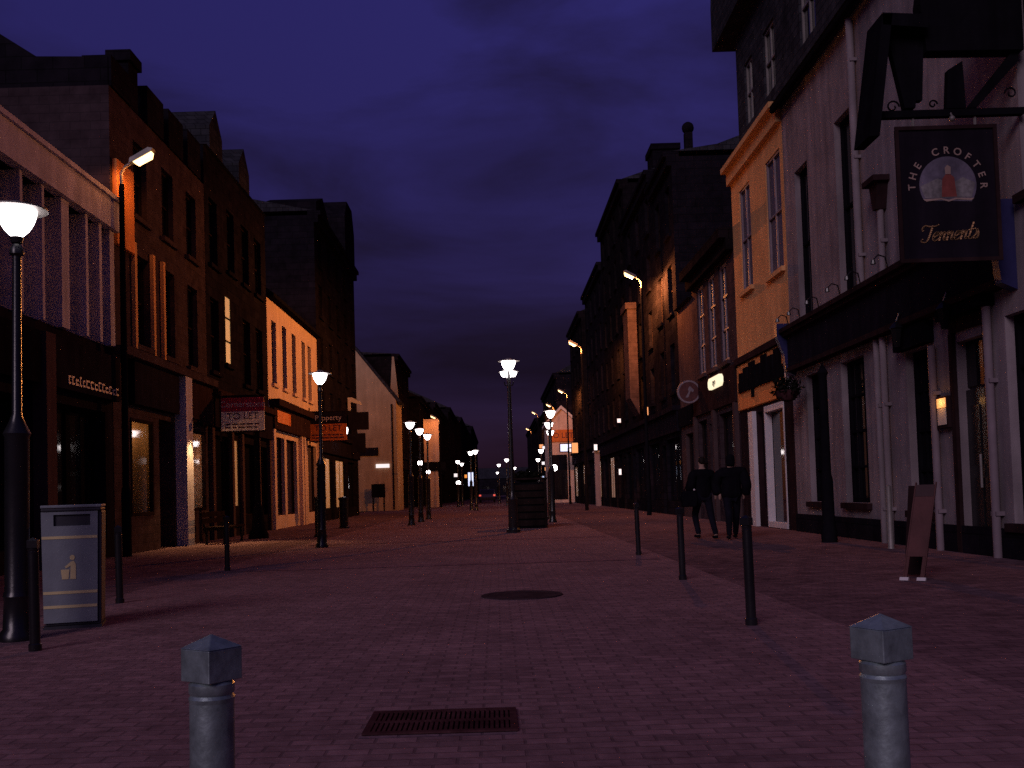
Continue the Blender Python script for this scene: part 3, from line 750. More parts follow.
# distant gabled shop catching the sodium light, with its signs
P = thing('gabled_shop', (6.3, 94, 0), 'small gabled shop lit orange far down the street', 'shop building')
Fg = CF(92.0)
mb = MB().prism(Fg, [(4.9, 0), (7.6, 0), (7.6, 7.3), (6.2, 8.6), (4.9, 7.3)], -6, 0); obj('wall', mb, 'peach', P)
mb = MB().prism(Fg, [(4.7, 7.15), (6.2, 8.65), (7.8, 7.15), (7.8, 7.4), (6.2, 8.95), (4.7, 7.4)], -6.2, .25); obj('roof', mb, 'whitetrim', P)
mb = MB().box(Fg, 5.1, 6.6, .3, 4.4, .003, .05); obj('shop_window', mb, 'glass', P)
mb = MB().box(Fg, 4.95, 7.4, 5.6, 6.7, .003, .15); fs = obj('fascia', mb, 'orangeboard', P)
text('lettering', 'TO LET', .7, Fg(6.1, 6.15, .16), (1, 0, 0), (0, -1, 0), 'darktext', fs, .01)
P = thing('lit_sign', (6.3, 89, 4.2), 'glowing blue white box sign under the small orange board', 'lit sign')
Fs = CF(89.0); mb = MB().box(Fs, 5.75, 6.95, 4.5, 5.3, -.12, .1); obj('case', mb, 'dark', P)
mb = MB().box(Fs, 5.83, 6.87, 4.58, 5.22, .102, .115); obj('face', mb, 'bluesign', P)
far_r = [(98.02, 125, 6.2, 12.5), (125.02, 165, 6.6, 11.), (165.02, 215, 7., 13.)]
for k_, (a, b_, xx, z) in enumerate(far_r):
    fr = (lambda x0: (lambda u, v, w: (x0-w, u, v)))(xx)
    tenement('tenement', fr, a, b_, z, 10, ['far dark tenement just past the small gabled shop', 'far low dark tenement near the street end on the pub side', 'last dark tenement at the street end on the pub side'][k_], 'stone', 3, 4.0, 2.5, shop=True)

# ------------------------------------------------------------------ LEFT SIDE
# --- flat roofed shop with concrete fins
P = thing('finned_shop', (XL, 15, 0), 'flat roofed two storey shop with pale upright fins and dark shopfront', 'shop building')
F0, F1 = 7.0, 21.72
pil = [(17.35, .10), (18.2, .10), (19.14, .34), (20.17, .12), (20.87, .14), (21.5, .24)]
pil += [(y, w) for y, w in ((16.3, .3), (15.3, .1), (14.3, .1), (13.2, .3), (12.2, .1), (11.2, .1), (10.1, .3), (9., .1), (8., .1))]
ops = [(7.3, 21.6, 4.55, 7.05, .35), (7.6, 9.6, .4, 3.1, .3), (10.1, 13.1, .4, 3.1, .3), (13.6, 15.0, .02, 2.9, .3), (15.4, 17.7, .4, 3.1, .3), (18.5, 21.3, .4, 3.1, .3)]
obj('wall', facade(LF, F0, F1, 0, 7.7, ops, 12), 'navy', P)
mb = MB(); a = ops[0]; mb.quad(LF(a[0], a[2], -.33), LF(a[1], a[2], -.33), LF(a[1], a[3], -.33), LF(a[0], a[3], -.33)); obj('window_band', mb, 'glass', P)
for (y, w_) in pil:
    obj('fin', MB().box(LF, y-w_/2, y+w_/2, 4.55, 7.06, -.3, .12), 'fin', P)
mb = MB().box(LF, F0, F1+.02, 7.07, 7.7, .003, .22).box(LF, F0, F1+.02, 7.703, 7.8, -.3, .28); obj('cornice', mb, 'fin', P)
mb = MB().box(LF, 18.45, F1-.05, 3.35, 4.3, .003, .2); fa = obj('fascia', mb, 'navy', P)
mb = MB().box(LF, 7.1, 17.85, 3.35, 4.3, .003, .2); obj('fascia', mb, 'dark', P)
mb = MB().box(LF, 17.95, 18.35, 0, 4.3, .003, .26); obj('pier', mb, 'pink', P)
mb = MB(); y = 19.0                      # row of small pale letters, too dark to read
random.seed(3)
while y < 21.4:
    wd = random.uniform(.09, .17); hh = random.uniform(.12, .2)
    mb.box(LF, y, y+.035, 3.46, 3.46+hh, .202, .215)
    mb.box(LF, y+.04, y+wd, 3.46, 3.5, .202, .213); mb.box(LF, y+.04, y+wd, 3.46+hh-.035, 3.46+hh, .202, .213); y += wd+.05
obj('lettering', mb, 'paletext', fa)
for o in ops[1:]:
    window(P, LF, *o[:4], depth=.3, nx=2, ny=1, fm='dark', sill=None, name='door' if o[2] < .1 else 'shop_window')

# --- dark tenement 1: stepped wallhead with chimney, shops under
P = thing('tenement', (XL, 25, 0), 'dark stone tenement with stepped wallhead above the finned shop', 'tenement')
ops = [(23.2, 24.15, 4.85, 7.0), (25.2, 26.1, 4.85, 7.1), (27.2, 28.1, 4.85, 7.1), (23.2, 24.1, 7.9, 9.7), (25.2, 26.1, 7.9, 9.7), (27.2, 28.1, 7.9, 9.7)]
shops = [(22.75, 24.25, .85, 3.1, 1.2), (24.7, 25.8, .02, 3.2, .6), (26.65, 28.6, .9, 3.1, 1.4)]
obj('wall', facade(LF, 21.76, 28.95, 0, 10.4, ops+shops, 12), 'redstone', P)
for o in ops: window(P, LF, *o, nx=1, ny=2, fm='wood', sill='redstone')
for a, z in ((21.8, 11.1), (24.1, 11.35), (25.7, 11.4), (27.3, 11.45)):
    obj('wallhead', MB().box(LF, a, a+1.2, 10.403, z, -.6, .05), 'stone', P)
obj('end_gable', MB().prism(CF(21.9), [(-8.32, 7.9), (-8.32, 11.05), (-9.9, 11.1), (-12.6, 12.9), (-20, 12.9), (-20, 7.9)], -.5, .12), 'stone', P)
chimney(P, LF, 23.05, 23.65, -.45, -.02, 10.41, 11.75, 0)
obj('cornice', MB().box(LF, 21.76, 28.95, 4.42, 4.62, .003, .32), 'redstone', P)
obj('fascia', MB().box(LF, 22.6, 25.8, 3.4, 4.4, .003, .18), 'navy', P)
obj('fascia', MB().box(LF, 26.6, 28.9, 3.3, 4.4, .003, .18), 'brown', P)
obj('pier', MB().box(LF, 25.95, 26.5, 0, 4.41, .003, .3), 'fin', P)
dl = obj('downlight', MB().lathe(LF(26.5, 3.12, .5), [(.02, .17), (.09, .15), (.10, .02), (.085, 0.)], 14), 'dark', P)
obj('bulb', MB().lathe(LF(26.5, 3.12, .5), [(0, .03), (.07, .035), (.07, .045)], 12), 'amber', dl)
obj('arm', MB().tube([LF(26.5, 3.28, .5), LF(26.5, 3.34, .3), LF(26.5, 3.34, .18)], .02, 6), 'dark', dl)
sl_ = bpy.data.lights.new('downlight_spot', 'SPOT'); sl_.energy = 420; sl_.color = (1, .55, .2); sl_.spot_size = R(86); sl_.spot_blend = .45; sl_.shadow_soft_size = .06
so_ = bpy.data.objects.new('downlight_spot', sl_); COL.objects.link(so_); so_.location = LF(26.5, 3.10, .5); so_.rotation_euler = (R(-22), R(-18), 0)
obj('lamplit_pilaster', MB().box(LF, 21.9, 22.95, 6.9, 8.8, .003, .1), 'orange2', P)  # orange colour paints the sodium light falling on this strip of wall
for u in (23.05, 24.3, 25.05): obj('architrave', MB().box(LF, u-.07, u+.07, 4.7, 7.2, .003, .09), 'orange', P)  # window mouldings coloured orange to carry the same lamplight
# lit shop display: warm back wall and glass
for i, (a, b_, c_, d_, e_) in enumerate(shops):
    nm_ = 'door' if c_ < .1 else 'shop_window'
    if i == 1:
        window(P, LF, a, b_, c_, d_, .6, 2, 1, 'dark', 'glass', None, name='door'); continue
    g_ = MB(); g_.quad(LF(a, c_, -.06), LF(b_, c_, -.06), LF(b_, d_, -.06), LF(a, d_, -.06)); w = obj(nm_, g_, 'clear', P)
    f = MB().box(LF, a, a+.07, c_, d_, -.08, .02).box(LF, b_-.07, b_, c_, d_, -.08, .02).box(LF, a+.07, b_-.07, d_-.07, d_, -.08, .02).box(LF, a+.07, b_-.07, c_, c_+.07, -.08, .02)
    obj('frame', f, 'wood', w)
    q = .004; ln = MB()
    ln.quad(LF(a+q, c_+q, -e_+q), LF(b_-q, c_+q, -e_+q), LF(b_-q, d_-q, -e_+q), LF(a+q, d_-q, -e_+q)); ln.quad(LF(b_-q, c_+q, -e_+q), LF(b_-q, d_-q, -e_+q), LF(b_-q, d_-q, -.1), LF(b_-q, c_+q, -.1))
    ln.quad(LF(a+q, c_+q, -e_+q), LF(a+q, d_-q, -e_+q), LF(a+q, d_-q, -.1), LF(a+q, c_+q, -.1)); ln.quad(LF(a+q, d_-q, -e_+q), LF(b_-q, d_-q, -e_+q), LF(b_-q, d_-q, -.1), LF(a+q, d_-q, -.1))
    obj('display_lining', ln, 'interior', w)
    if i == 0:
        mb = MB().box(LF, a+.05, b_-.05, c_+.01, c_+.35, -1.15, -.5); obj('display_shelf', mb, 'whitetrim', w)
        mb = MB().box(LF, b_-.42, b_-.12, c_+.36, d_-.35, -1.1, -1.05).box(LF, a+.35, a+.8, c_+.36, d_-.9, -1.12, -1.08); obj('display_card', mb, 'cream', w)
        mb = MB().lathe(LF(a+.7, 2.35, -.75), [(0, 0), (.12, .1), (.17, .35), (.1, .5), (0, .52)], 12); obj('mannequin', mb, 'maroon', w)
        point('display_light', LF(b_-.3, d_-.25, -.7), (1, .50, .16), 9, .06)
    else:
        for (yy, zz, rr) in ((27.95, 2.47, .045), (27.9, 1.85, .045), (27.6, 1.62, .075)):
            lb = MB().ball(LF(yy, zz, -.5), rr, 10); obj('pendant_bulb', lb, 'lampwhite', w)
            obj('flex', MB().tube([LF(yy, zz+rr, -.5), LF(yy, d_, -.5)], .006, 5), 'dark', w)
        mb = MB().box(LF, a+.1, b_-.1, c_+.01, c_+.5, -1.3, -.7); obj('counter', mb, 'wood', w)
        point('shop_light', LF(27.2, 2.7, -.7), (1, .45, .2), 26, .06)
obj('roof', gable_roof(LF, 22.3, 28.95, 10.41, .5, 12, 0), 'slate', P)
# --- dark tenement 2 with one lit stair window
P = thing('tenement', (XL, 33, 0), 'dark tenement with one narrow lit stair window', 'tenement')
ops = [(31.0, 31.75, 5.4, 7.6, .04), (33.2, 34.2, 5.0, 7.2), (35.0, 36.0, 5.0, 7.2), (29.4, 30.3, 5.0, 7.2), (29.4, 30.3, 8.2, 10.2), (31.4, 32.3, 8.4, 10.4), (33.2, 34.2, 8.4, 10.4), (35.0, 36.0, 8.4, 10.4)]
shops = [(29.3, 31.1, .6, 3.1), (31.4, 32.3, .9, 3.1, .04), (32.8, 34.6, .6, 3.0), (34.9, 36.3, .6, 3.0)]
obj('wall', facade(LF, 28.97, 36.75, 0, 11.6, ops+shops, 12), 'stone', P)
for i, o in enumerate(ops): window(P, LF, *o[:4], depth=.04 if i == 0 else .2, nx=1, ny=3 if i == 0 else 2, fm='wood', sill='stone', gm='warmwin' if i == 0 else 'glass')
for i, o in enumerate(shops): window(P, LF, *o[:4], depth=.04 if i == 1 else .2, nx=2, ny=1, fm='wood', sill=None, name='shop_window', gm='dimwarm' if i == 1 else 'glass')
obj('fascia', MB().box(LF, 29.1, 36.6, 3.3, 4.2, .003, .18), 'navy', P)
obj('cornice', MB().box(LF, 28.97, 36.75, 4.202, 4.4, .003, .32), 'brown', P)
for u in (29.0, 31.15, 32.4, 34.65, 36.35): obj('pilaster', MB().box(LF, u, u+.24, 0, 3.29, .003, .12), 'pink', P)
rf = obj('roof', gable_roof(LF, 28.97, 36.75, 11.61, 2.2, 12, .1), 'slate', P); chimney(rf, LF, 35.4, 36.6, -3.5, -2.5, 11.7, 14.6, 3)
for u in (30., 33.4): obj('dormer', MB().prism(lambda a, b_, w: LF(u+a, b_, w), [(-.7, 11.62), (.7, 11.62), (.7, 12.3), (0, 13.0), (-.7, 12.3)], -1.5, .1), 'slate', P)
# --- building lit orange with a slate roof
P = thing('shop_building', (XL, 42, 0), 'low two storey rendered building lit orange, with four narrow upper windows', 'shop building')
ops = [(37.5, 38.3, 5.5, 7.9), (39.4, 40.2, 5.5, 8.0), (41.3, 42.1, 5.5, 8.0), (43.4, 44.2, 5.5, 8.0), (44.8, 45.6, 5.5, 8.0),
       (37.3, 39.4, .5, 3.5), (39.8, 41.8, .5, 3.5), (43.0, 44.0, .02, 3.3), (44.3, 46.4, .5, 3.5)]
obj('wall', facade(LF, 36.78, 47.1, 0, 8.8, ops, 9), 'peach', P)
for i, o in enumerate(ops): window(P, LF, *o, nx=1, ny=2 if i < 5 else 1, fm='brown', sill='peach' if i < 5 else None, name='window' if i < 5 else ('door' if i == 7 else 'shop_window'))
obj('fascia', MB().box(LF, 36.9, 47.0, 3.75, 4.6, .003, .2), 'brown', P)
obj('cornice', MB().box(LF, 36.85, 47.05, 4.602, 4.85, .003, .4), 'brown', P)
obj('gutter', MB().box(LF, 36.78, 47.1, 8.65, 8.79, .003, .28), 'dark', P)
obj('sign_panel', MB().box(LF, 37.2, 39.6, 4.0, 4.45, .202, .24), 'orangeboard', P)
for u in (36.9, 42.2, 42.75, 46.6): obj('pilaster', MB().box(LF, u, u+.35, 0, 3.74, .003, .16), 'peach', P)
obj('roof', gable_roof(LF, 36.78, 47.1, 8.81, 4.0, 9, .2), 'slate', P)
# --- tall dark building with gable
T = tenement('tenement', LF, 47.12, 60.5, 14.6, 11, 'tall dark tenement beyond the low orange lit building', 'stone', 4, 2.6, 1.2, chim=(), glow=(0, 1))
obj('gable_head', MB().prism(LF, [(56.6, 14.82), (60.4, 14.82), (60.4, 17.0), (59.6, 18.3), (57.6, 18.3), (56.6, 17.2)], -2.5, .1), 'stone', T)
obj('gable_head', MB().prism(LF, [(47.3, 14.82), (51, 14.82), (51, 15.2), (49.2, 16.0), (47.3, 15.3)], -2.5, .1), 'stone', T)
obj('wall_lamp', MB().lathe((-7.6, 51.0, 4.25), [(0, 0), (.1, .12), (.13, .35), (.05, .48), (0, .5)], 12), 'lampwhite', T)
obj('lamp_arm', MB().tube([(-8.29, 51, 4.55), (-7.9, 51, 4.9), (-7.6, 51, 4.76)], .03, 6), 'dark', T)
# hanging signs there
P = thing('hanging_sign', (-7.7, 56.5, 5), 'dark stacked hanging shop signs with a pale bracket', 'shop sign')
Fh = CF(56.5)
for (x0, x1, z0, z1) in ((-8.25, -7.1, 4.9, 5.9), (-8.25, -7.3, 3.6, 4.7)):
    obj('board', MB().box(Fh, x0, x1, z0, z1, -.06, .06), 'navy', P)
obj('bracket', MB().prism(Fh, [(-8.25, 6.0), (-8.1, 6.0), (-8.1, 6.5), (-7.5, 6.3), (-7.5, 6.45), (-8.0, 6.75), (-8.25, 6.75)], -.05, .05), 'whitetrim', P)
# --- pale gable house
P = thing('gabled_house', (-9, 80, 0), 'pale harled house turning its steep gable to the street', 'house')
Y0, Y1 = 75., 79.4
mb = MB().prism(CF(Y0), [(-13.6, 0), (-7.35, 0), (-7.35, 8.3), (-10.5, 12.4), (-13.6, 8.3)], -(Y1-Y0), 0); obj('wall', mb, 'gable', P)
mb = MB()
mb.prism(CF(Y0+.3), [(-7.15, 8.08), (-10.5, 12.45), (-10.5, 12.7), (-7.05, 8.25)], -(Y1-Y0)+.6, 0).prism(CF(Y0+.3), [(-13.9, 8.08), (-10.5, 12.45), (-10.5, 12.7), (-14, 8.25)], -(Y1-Y0)+.6, 0)
obj('roof', mb, 'slate', P)
obj('lit_corner', MB().prism(CF(Y1+.2), [(-7.5, 8.0), (-7.85, 12.2), (-8.0, 12.2), (-8.3, 8.0)], -.1, .1), 'gable', P)  # pale sliver painted as the lamplit corner edge of the tenement behind
obj('drainpipe', MB().tube([(-7.65, 74.9, .1), (-7.65, 74.9, 8.0)], .06, 8), 'wood', P)
obj('lit_sign', MB().box(CF(Y0), -8.95, -7.95, 3.22, 3.50, .003, .1), 'litsign', P)
obj('dark_sign', MB().box(CF(Y0), -10.3, -8.75, 4.15, 4.75, .003, .12), 'navy', P)
P = thing('notice_board', (-8.7, 73.5, 0), 'small dark framed notice board at the foot of the pale gable', 'notice board')
obj('panel', MB().box(CF(73.5), -9.15, -8.15, 1.0, 2.0, -.05, .05), 'dark', P)
for x in (-9.1, -8.3): obj('leg', MB().box(CF(73.5), x, x+.1, 0, .998, -.05, .05), 'dark', P)
# --- far left terrace
far_l = [(80.0, 92, -7.8, 12.3, 'stone2', 'dark tenement rising directly behind the pale gable'), (92.05, 104, -6.9, 10.0, 'stone2', 'far dark house one beyond the tenement behind the gable'), (104.05, 122, -6.3, 10.5, 'stone', 'far dark tenement with shop lamps below, on the gable side'),
         (122.05, 145, -5.6, 11.5, 'stone', 'far dark tenement in the middle of the gable side terrace'), (145.05, 180, -5.0, 12., 'stone', 'far dark tenement near the end of the gable side terrace'),
         (180.05, 240, -4.2, 13., 'stone', 'last dark tenement where the gable side terrace ends')]
for k_, (a, b_, xx, z, m_, lab) in enumerate(far_l):
    fr = (lambda x0: (lambda u, v, w: (x0+w, u, v)))(xx)
    T = tenement('tenement', fr, a, b_, z, 10, lab, m_, 2 if 0 < k_ < 3 else 3, 4.0, .4 if k_ == 0 else 2.4, shop=True)
    if k_ == 1:
        obj('lit_pilaster', MB().box(fr, 101.5, 103.5, 0, 7.8, .33, .8), 'peach', T)
        pass
def globe(x, y, z, r, lab):
    P = thing('globe_lamp', (x, y, z), lab, 'shop lamp', 'round shop lamps far along the street')
    obj('globe', MB().ball((x, y, z), r, 12), 'lampwhite', P)
    obj('stem', MB().tube([(x, y, z+r), (x, y, z+r+.25), (x-.5 if x < 0 else x+.5, y, z+r+.3)], .03, 5), 'dark', P)
globe(-5.27, 70, 3.34, .17, 'round white shop lamp higher of two beside the lit orange pier')
globe(-5.05, 75, 2.8, .15, 'round white shop lamp lower of two beside the lit orange pier')
globe(-3.45, 92, 2.1, .2, 'round white shop lamp low at the far left shops')
globe(5.0, 85, 3.95-.9, .27, 'round white shop lamp below the chain of lamps on the pub side')
P = thing('lit_sign', (-2.4, 96, 2.4), 'glowing pale blue upright shop sign far down the street', 'lit sign')
obj('case', MB().box(CF(96), -2.75, -2.05, 1.7, 3.2, -.1, .1), 'dark', P); obj('face', MB().box(CF(96), -2.65, -2.15, 1.8, 3.1, .102, .115), 'bluesign', P)
obj('post', MB().tube([(-2.4, 96, 0), (-2.4, 96, 1.7)], .06, 6), 'dark', P)
def small_sign(x, y, z, w_, h_, m_, lab, wall_x):
    P = thing('lit_sign', (x, y, z), lab, 'lit sign', 'small lit shop signs down the street')
    f = CF(y); w_ *= .62; h_ *= .7
    obj('case', MB().box(f, x-w_/2-.04, x+w_/2+.04, z-.04, z+h_+.04, -.08, .05), 'dark', P)
    obj('face', MB().box(f, x-w_/2, x+w_/2, z, z+h_, .052, .07), m_, P)
    obj('arm', MB().box(f, min(x, wall_x), max(x, wall_x), z+h_+.05, z+h_+.1, -.03, .0), 'dark', P)
small_sign(6.75, 44.2, 4.35, .26, .5, 'amber', 'amber lantern sign over the dark shops just past the tall sodium lamp', 7.2)
small_sign(6.9, 55.5, 1.9, .22, .45, 'litsign', 'tiny white sign low among the dark shops on the pub side', 7.2)
small_sign(6.75, 54.0, 4.7, .3, .3, 'litsign', 'small square white sign high among the dark shops on the pub side', 7.2)
small_sign(6.75, 67.0, 3.75, .35, .55, 'litsign', 'white upright sign over the pale lit shop pier', 7.2)
small_sign(6.2, 77.5, 4.0, .75, 1.1, 'amber', 'glowing orange upright sign just past the pale lit shop pier', 6.9)
small_sign(6.2, 83.0, 4.3, .4, .4, 'litsign', 'small white sign just below the blue white box sign', 6.9)
small_sign(5.5, 108., 3.3, .6, .5, 'amber', 'faint orange sign at the far shops on the pub side', 6.2)
small_sign(5.6, 118., 4.2, .7, .5, 'litsign', 'faint white sign at the far shops on the pub side', 6.2)
small_sign(-5.6, 108., 3.6, .7, .5, 'amber', 'orange sign low in the far shops past the gable', -6.3)
small_sign(-5.0, 126., 3.2, .8, .6, 'litsign', 'white sign low in the far shops past the gable', -5.6)
small_sign(-4.4, 150., 3.4, .9, .7, 'amber', 'tiny orange sign at the far end of the gable side', -5.0)
small_sign(5.9, 128., 2.6, .9, .6, 'bluesign', 'tiny bluish sign at the far end of the pub side', 6.6)
small_sign(5.3, 96.2, 7.0, .6, .5, 'amber', 'small orange sign high beyond the lit gabled shop', 6.2)
small_sign(5.0, 102., 5.4, .5, .4, 'litsign', 'small white sign high beyond the lit gabled shop', 6.2)
small_sign(5.2, 112., 5.9, .7, .6, 'amber', 'orange sign in the far cluster over the lamp chain', 6.2)
small_sign(5.7, 99., 2.4, .6, .5, 'amber', 'low orange sign just beyond the lit gabled shop', 6.2)
small_sign(5.4, 122., 2.4, .8, .6, 'litsign', 'low white sign far along the pub side', 6.2)
P = thing('shop_pier', (6.85, 67.5, 0), 'pale shop pier catching light between dark shopfronts on the pub side', 'pier')
obj('shaft', MB().box(RF, 67.3, 67.7, 0, 3.6, .16, .5), 'dulltrim', P)
obj('capital', MB().box(RF, 67.2, 67.8, 3.602, 3.72, .16, .58), 'whitetrim', P)
sodium(5.2, 118., 10.4, -1, 'tiny orange sodium lamp at the far pub side, upper one', 500)
sodium(5.0, 136., 9.6, -1, 'tiny orange sodium lamp at the far pub side, lower one', 500)
# orange lit advertising pier near the far left shops
P = thing('shop_pier', (-5.6, 88, 0), 'square pier lit orange beside the far shop lamps', 'pier')
obj('shaft', MB().box(CF(86), -5.95, -4.95, 0, 3.1, -.6, .0).box(CF(86), -6.1, -4.8, 3.9, 7.6, -.6, .0), 'peach', P)
obj('canopy', MB().box(CF(86.3), -6.4, -4.3, 3.12, 3.88, -.6, .4), 'dark', P)
sodium(-4.6, 83.4, 7.6, -1, 'sodium lamp dim beside the orange pier', 300)

# far end of the street
P = thing('far_building', (1, 300, 0), 'low dark building closing the far end of the street', 'building')
obj('wall', facade(CF(300), -14, 16, 0, 5.2, [(-10, -8, 1, 3), (-4, -2, 1, 3), (2, 4, 1, 3), (8, 10, 1, 3)], 10), 'stone', P)
for a in (-10, -4, 2, 8): window(P, CF(300), a, a+2, 1, 3, fm='wood', sill=None)
mb = MB(); mb.v += [(-14.3, 299.7, 5.21), (16.3, 299.7, 5.21), (16.3, 310.3, 5.21), (-14.3, 310.3, 5.21), (-10, 305, 8.5), (12, 305, 8.5)]
mb.f += [(0, 1, 5, 4), (1, 2, 5), (2, 3, 4, 5), (3, 0, 4), (0, 1, 2, 3)]; mb.sm += [False]*5; obj('roof', mb, 'slate', P)

# ------------------------------------------------------------------ estate agents' boards
def estate(x0, x1, z0, z1, Y, label, top, bot, words, mtop, mbot):
    P = thing('estate_board', ((x0+x1)/2, Y, z0), label, "estate agent's board", 'to let boards')
    f = CF(Y); zm = z0+(z1-z0)*.58
    obj('panel', MB().box(f, x0, x1, z0, zm-.002, -.02, .02), mbot, P)
    obj('header', MB().box(f, x0, x1, zm, z1, -.02, .02), mtop, P)
    obj('frame', MB().box(f, x0-.03, x1+.03, z1+.002, z1+.05, -.03, .03).box(f, x0-.03, x1+.03, z0-.05, z0-.002, -.03, .03).tube([(x0-.02, Y, z0-.3), (x0-.02, Y, z1+.2)], .03, 6), 'wood', P)
    cx = (x0+x1)/2
    text('lettering', words[0], (z1-zm)*.62, f(cx, (zm+z1)/2, .021), (1, 0, 0), (0, -1, 0), top, P, .003)
    text('lettering', words[1], (zm-z0)*.5, f(cx, z0+(zm-z0)*.74, .021), (1, 0, 0), (0, -1, 0), bot, P, .003)
    mb = MB()
    for k_ in range(2):
        x = x0+.1
        while x < x1-.2:
            wd = random.uniform(.08, .2); mb.box(f, x, min(x+wd, x1-.08), z0+(zm-z0)*(.30-.17*k_), z0+(zm-z0)*(.38-.17*k_), .021, .025); x += wd+.04
    obj('small_print', mb, bot if mbot != 'orangeboard' else 'darktext', P)
estate(-7.92, -6.67, 3.15, 4.12, 29, 'projecting to let board with crimson header and cream panel', 'paletext', 'darktext', ('Cornerstone', 'TO LET'), 'redboard', 'cream')
estate(-8.12, -6.5, 3.64, 4.9, 44, 'orange to let board with dark header, projecting beyond the street lamp', 'paletext', 'darktext', ('Property', 'TO LET'), 'navy', 'orangeboard')
P = thing('dark_post', (-7.0, 29.3, 0), 'dark post with a broad foot under the crimson to let board', 'post')
obj('shaft', MB().lathe((-6.98, 29.3, 0), [(.3, 0), (.3, .12), (.2, .3), (.14, .9), (.09, 1.0), (.09, 4.15)], 14), 'dark', P)
obj('bracket', MB().box(CF(29.3), -7.95, -6.98, 4.16, 4.22, -.03, .03), 'dark', P)

# ------------------------------------------------------------------ other street furniture
def bench(loc, label):
    x, y = loc; P = thing('bench', (x, y, 0), label, 'bench')
    obj('seat', MB().box(I, x-.25, x-.1, y-1.1, y+1.1, .42, .46).box(I, x-.07, x+.08, y-1.1, y+1.1, .42, .46).box(I, x+.11, x+.26, y-1.1, y+1.1, .42, .46), 'wood', P)
    obj('backrest', MB().box(I, x-.33, x-.29, y-1.1, y+1.1, .55, .68).box(I, x-.35, x-.31, y-1.1, y+1.1, .72, .85), 'wood', P)
    for k_ in (-.9, .9):
        obj('leg', MB().box(I, x-.28, x-.22, y+k_-.03, y+k_+.03, 0, .418).box(I, x+.18, x+.24, y+k_-.03, y+k_+.03, 0, .418).box(I, x-.22, x+.18, y+k_-.025, y+k_+.025, .36, .415).box(I, x-.345, x-.285, y+k_-.028, y+k_+.028, .3, .54), 'black', P)
bench((-7.35, 25.9+1.2), 'dark slatted bench against the shop with hanging bulbs')
# planter in the middle of the street
P = thing('planter', (1., 31.2, 0), 'square dark slatted planter box in the middle of the street', 'planter')
Pf = CF(30.9)
mb = MB().box(Pf, .5, 1.5, .02, 1.42, -1.0, -.02)
obj('box', mb, 'dark', P)
mb = MB()
for k_ in range(6): mb.box(Pf, .48, 1.52, .08+.22*k_, .25+.22*k_, -.018, .02)
mb.box(Pf, .44, .52, 0, 1.5, .021, .06).box(Pf, 1.48, 1.56, 0, 1.5, .021, .06)
obj('slats', mb, 'wood', P)
mb = MB().box(Pf, .42, 1.58, 1.502, 1.56, -1.1, .1); obj('rim', mb, 'wood', P)
def foliage(c, r, n, sz, flat=1.):
    mb = MB()
    for _ in range(n):
        d = Vector((random.gauss(0, 1), random.gauss(0, 1), random.gauss(0, 1))).normalized()*r*random.uniform(.45, 1.1)
        p = Vector(c)+Vector((d.x, d.y, d.z*flat))
        a = Vector((random.gauss(0, 1), random.gauss(0, 1), random.gauss(0, 1))).normalized()*sz
        b_ = a.orthogonal().normalized()*sz*.5
        mb.quad(p-a, p+b_, p+a, p-b_)
    return mb
P2 = thing('shrub', (1., 31.4, 1.5), 'low dark shrub growing in the slatted planter', 'shrub')
obj('foliage', foliage((1., 31.4, 1.6), .42, 260, .09, .45), 'leaf', P2)
obj('stem', MB().tube([(1., 31.4, 1.43), (1., 31.4, 1.62)], .03, 6), 'wood', P2)
# two dark posts near the street lamp on the left
for (x, y, h_, lab) in ((-5.15, 29.2, 1.2, 'thick dark post nearer the street lamp by the orange board'), (-5.55, 36.3, 1.15, 'thick dark post beyond the street lamp by the orange board')):
    P = thing('guard_post', (x, y, 0), lab, 'post', 'thick dark posts by the orange board')
    obj('post', MB().lathe((x, y, 0), [(.2, 0), (.2, .05), (.16, .07), (.16, h_-.12), (.19, h_-.1), (.19, h_-.04), (0, h_)], 16), 'black', P)
# hanging baskets on the pub
GB = 'hanging baskets on the pub front'
for (u, z, r, lab) in ((22.75, 3.3, .34, 'dark hanging basket where the pub meets the orange building'),):
    c = RF(u, z, .5); P = thing('hanging_basket', (c[0], c[1], z-.1), lab, 'hanging basket')
    obj('basket', MB().lathe((c[0], c[1], z-.3), [(0, 0), (r*.5, .04), (r*.8, .18), (r*.85, .26)], 12), 'iron', P)
    obj('foliage', foliage((c[0], c[1], z+.02), r, 320, .075, .75), 'leaf', P)
    obj('bracket', MB().tube([RF(u, z+.55, .005), RF(u, z+.6, .3), RF(u, z+.55, .5), RF(u, z+.15, .5)], .014, 6), 'black', P)
# dark post before the pub
P = thing('iron_post', (5.05, 14.6, 0), 'slim black iron post standing before the pub windows', 'post')
px_, py_ = 6.35, 19.2
P.location = (px_, py_, 0); BASE[P.name] = Vector((px_, py_, 0))
obj('shaft', MB().lathe((px_, py_, 0), [(.15, 0), (.15, .2), (.12, .3), (.11, 1.2), (.085, 1.3), (.08, 3.2), (.11, 3.25), (.0, 3.45)], 14), 'dark', P)
# short stub post in front of the drainpipes
P = thing('stub_post', (5.75, 15.0, 0), 'thin grey service pole close to the pub wall', 'post')
BASE[P.name] = Vector((6.62, 16.9, 0)); P.location = (6.62, 16.9, 0)
obj('shaft', MB().lathe((6.62, 16.9, 0), [(.06, 0), (.05, .03), (.045, 1.05), (0, 1.08)], 10), 'galv', P)

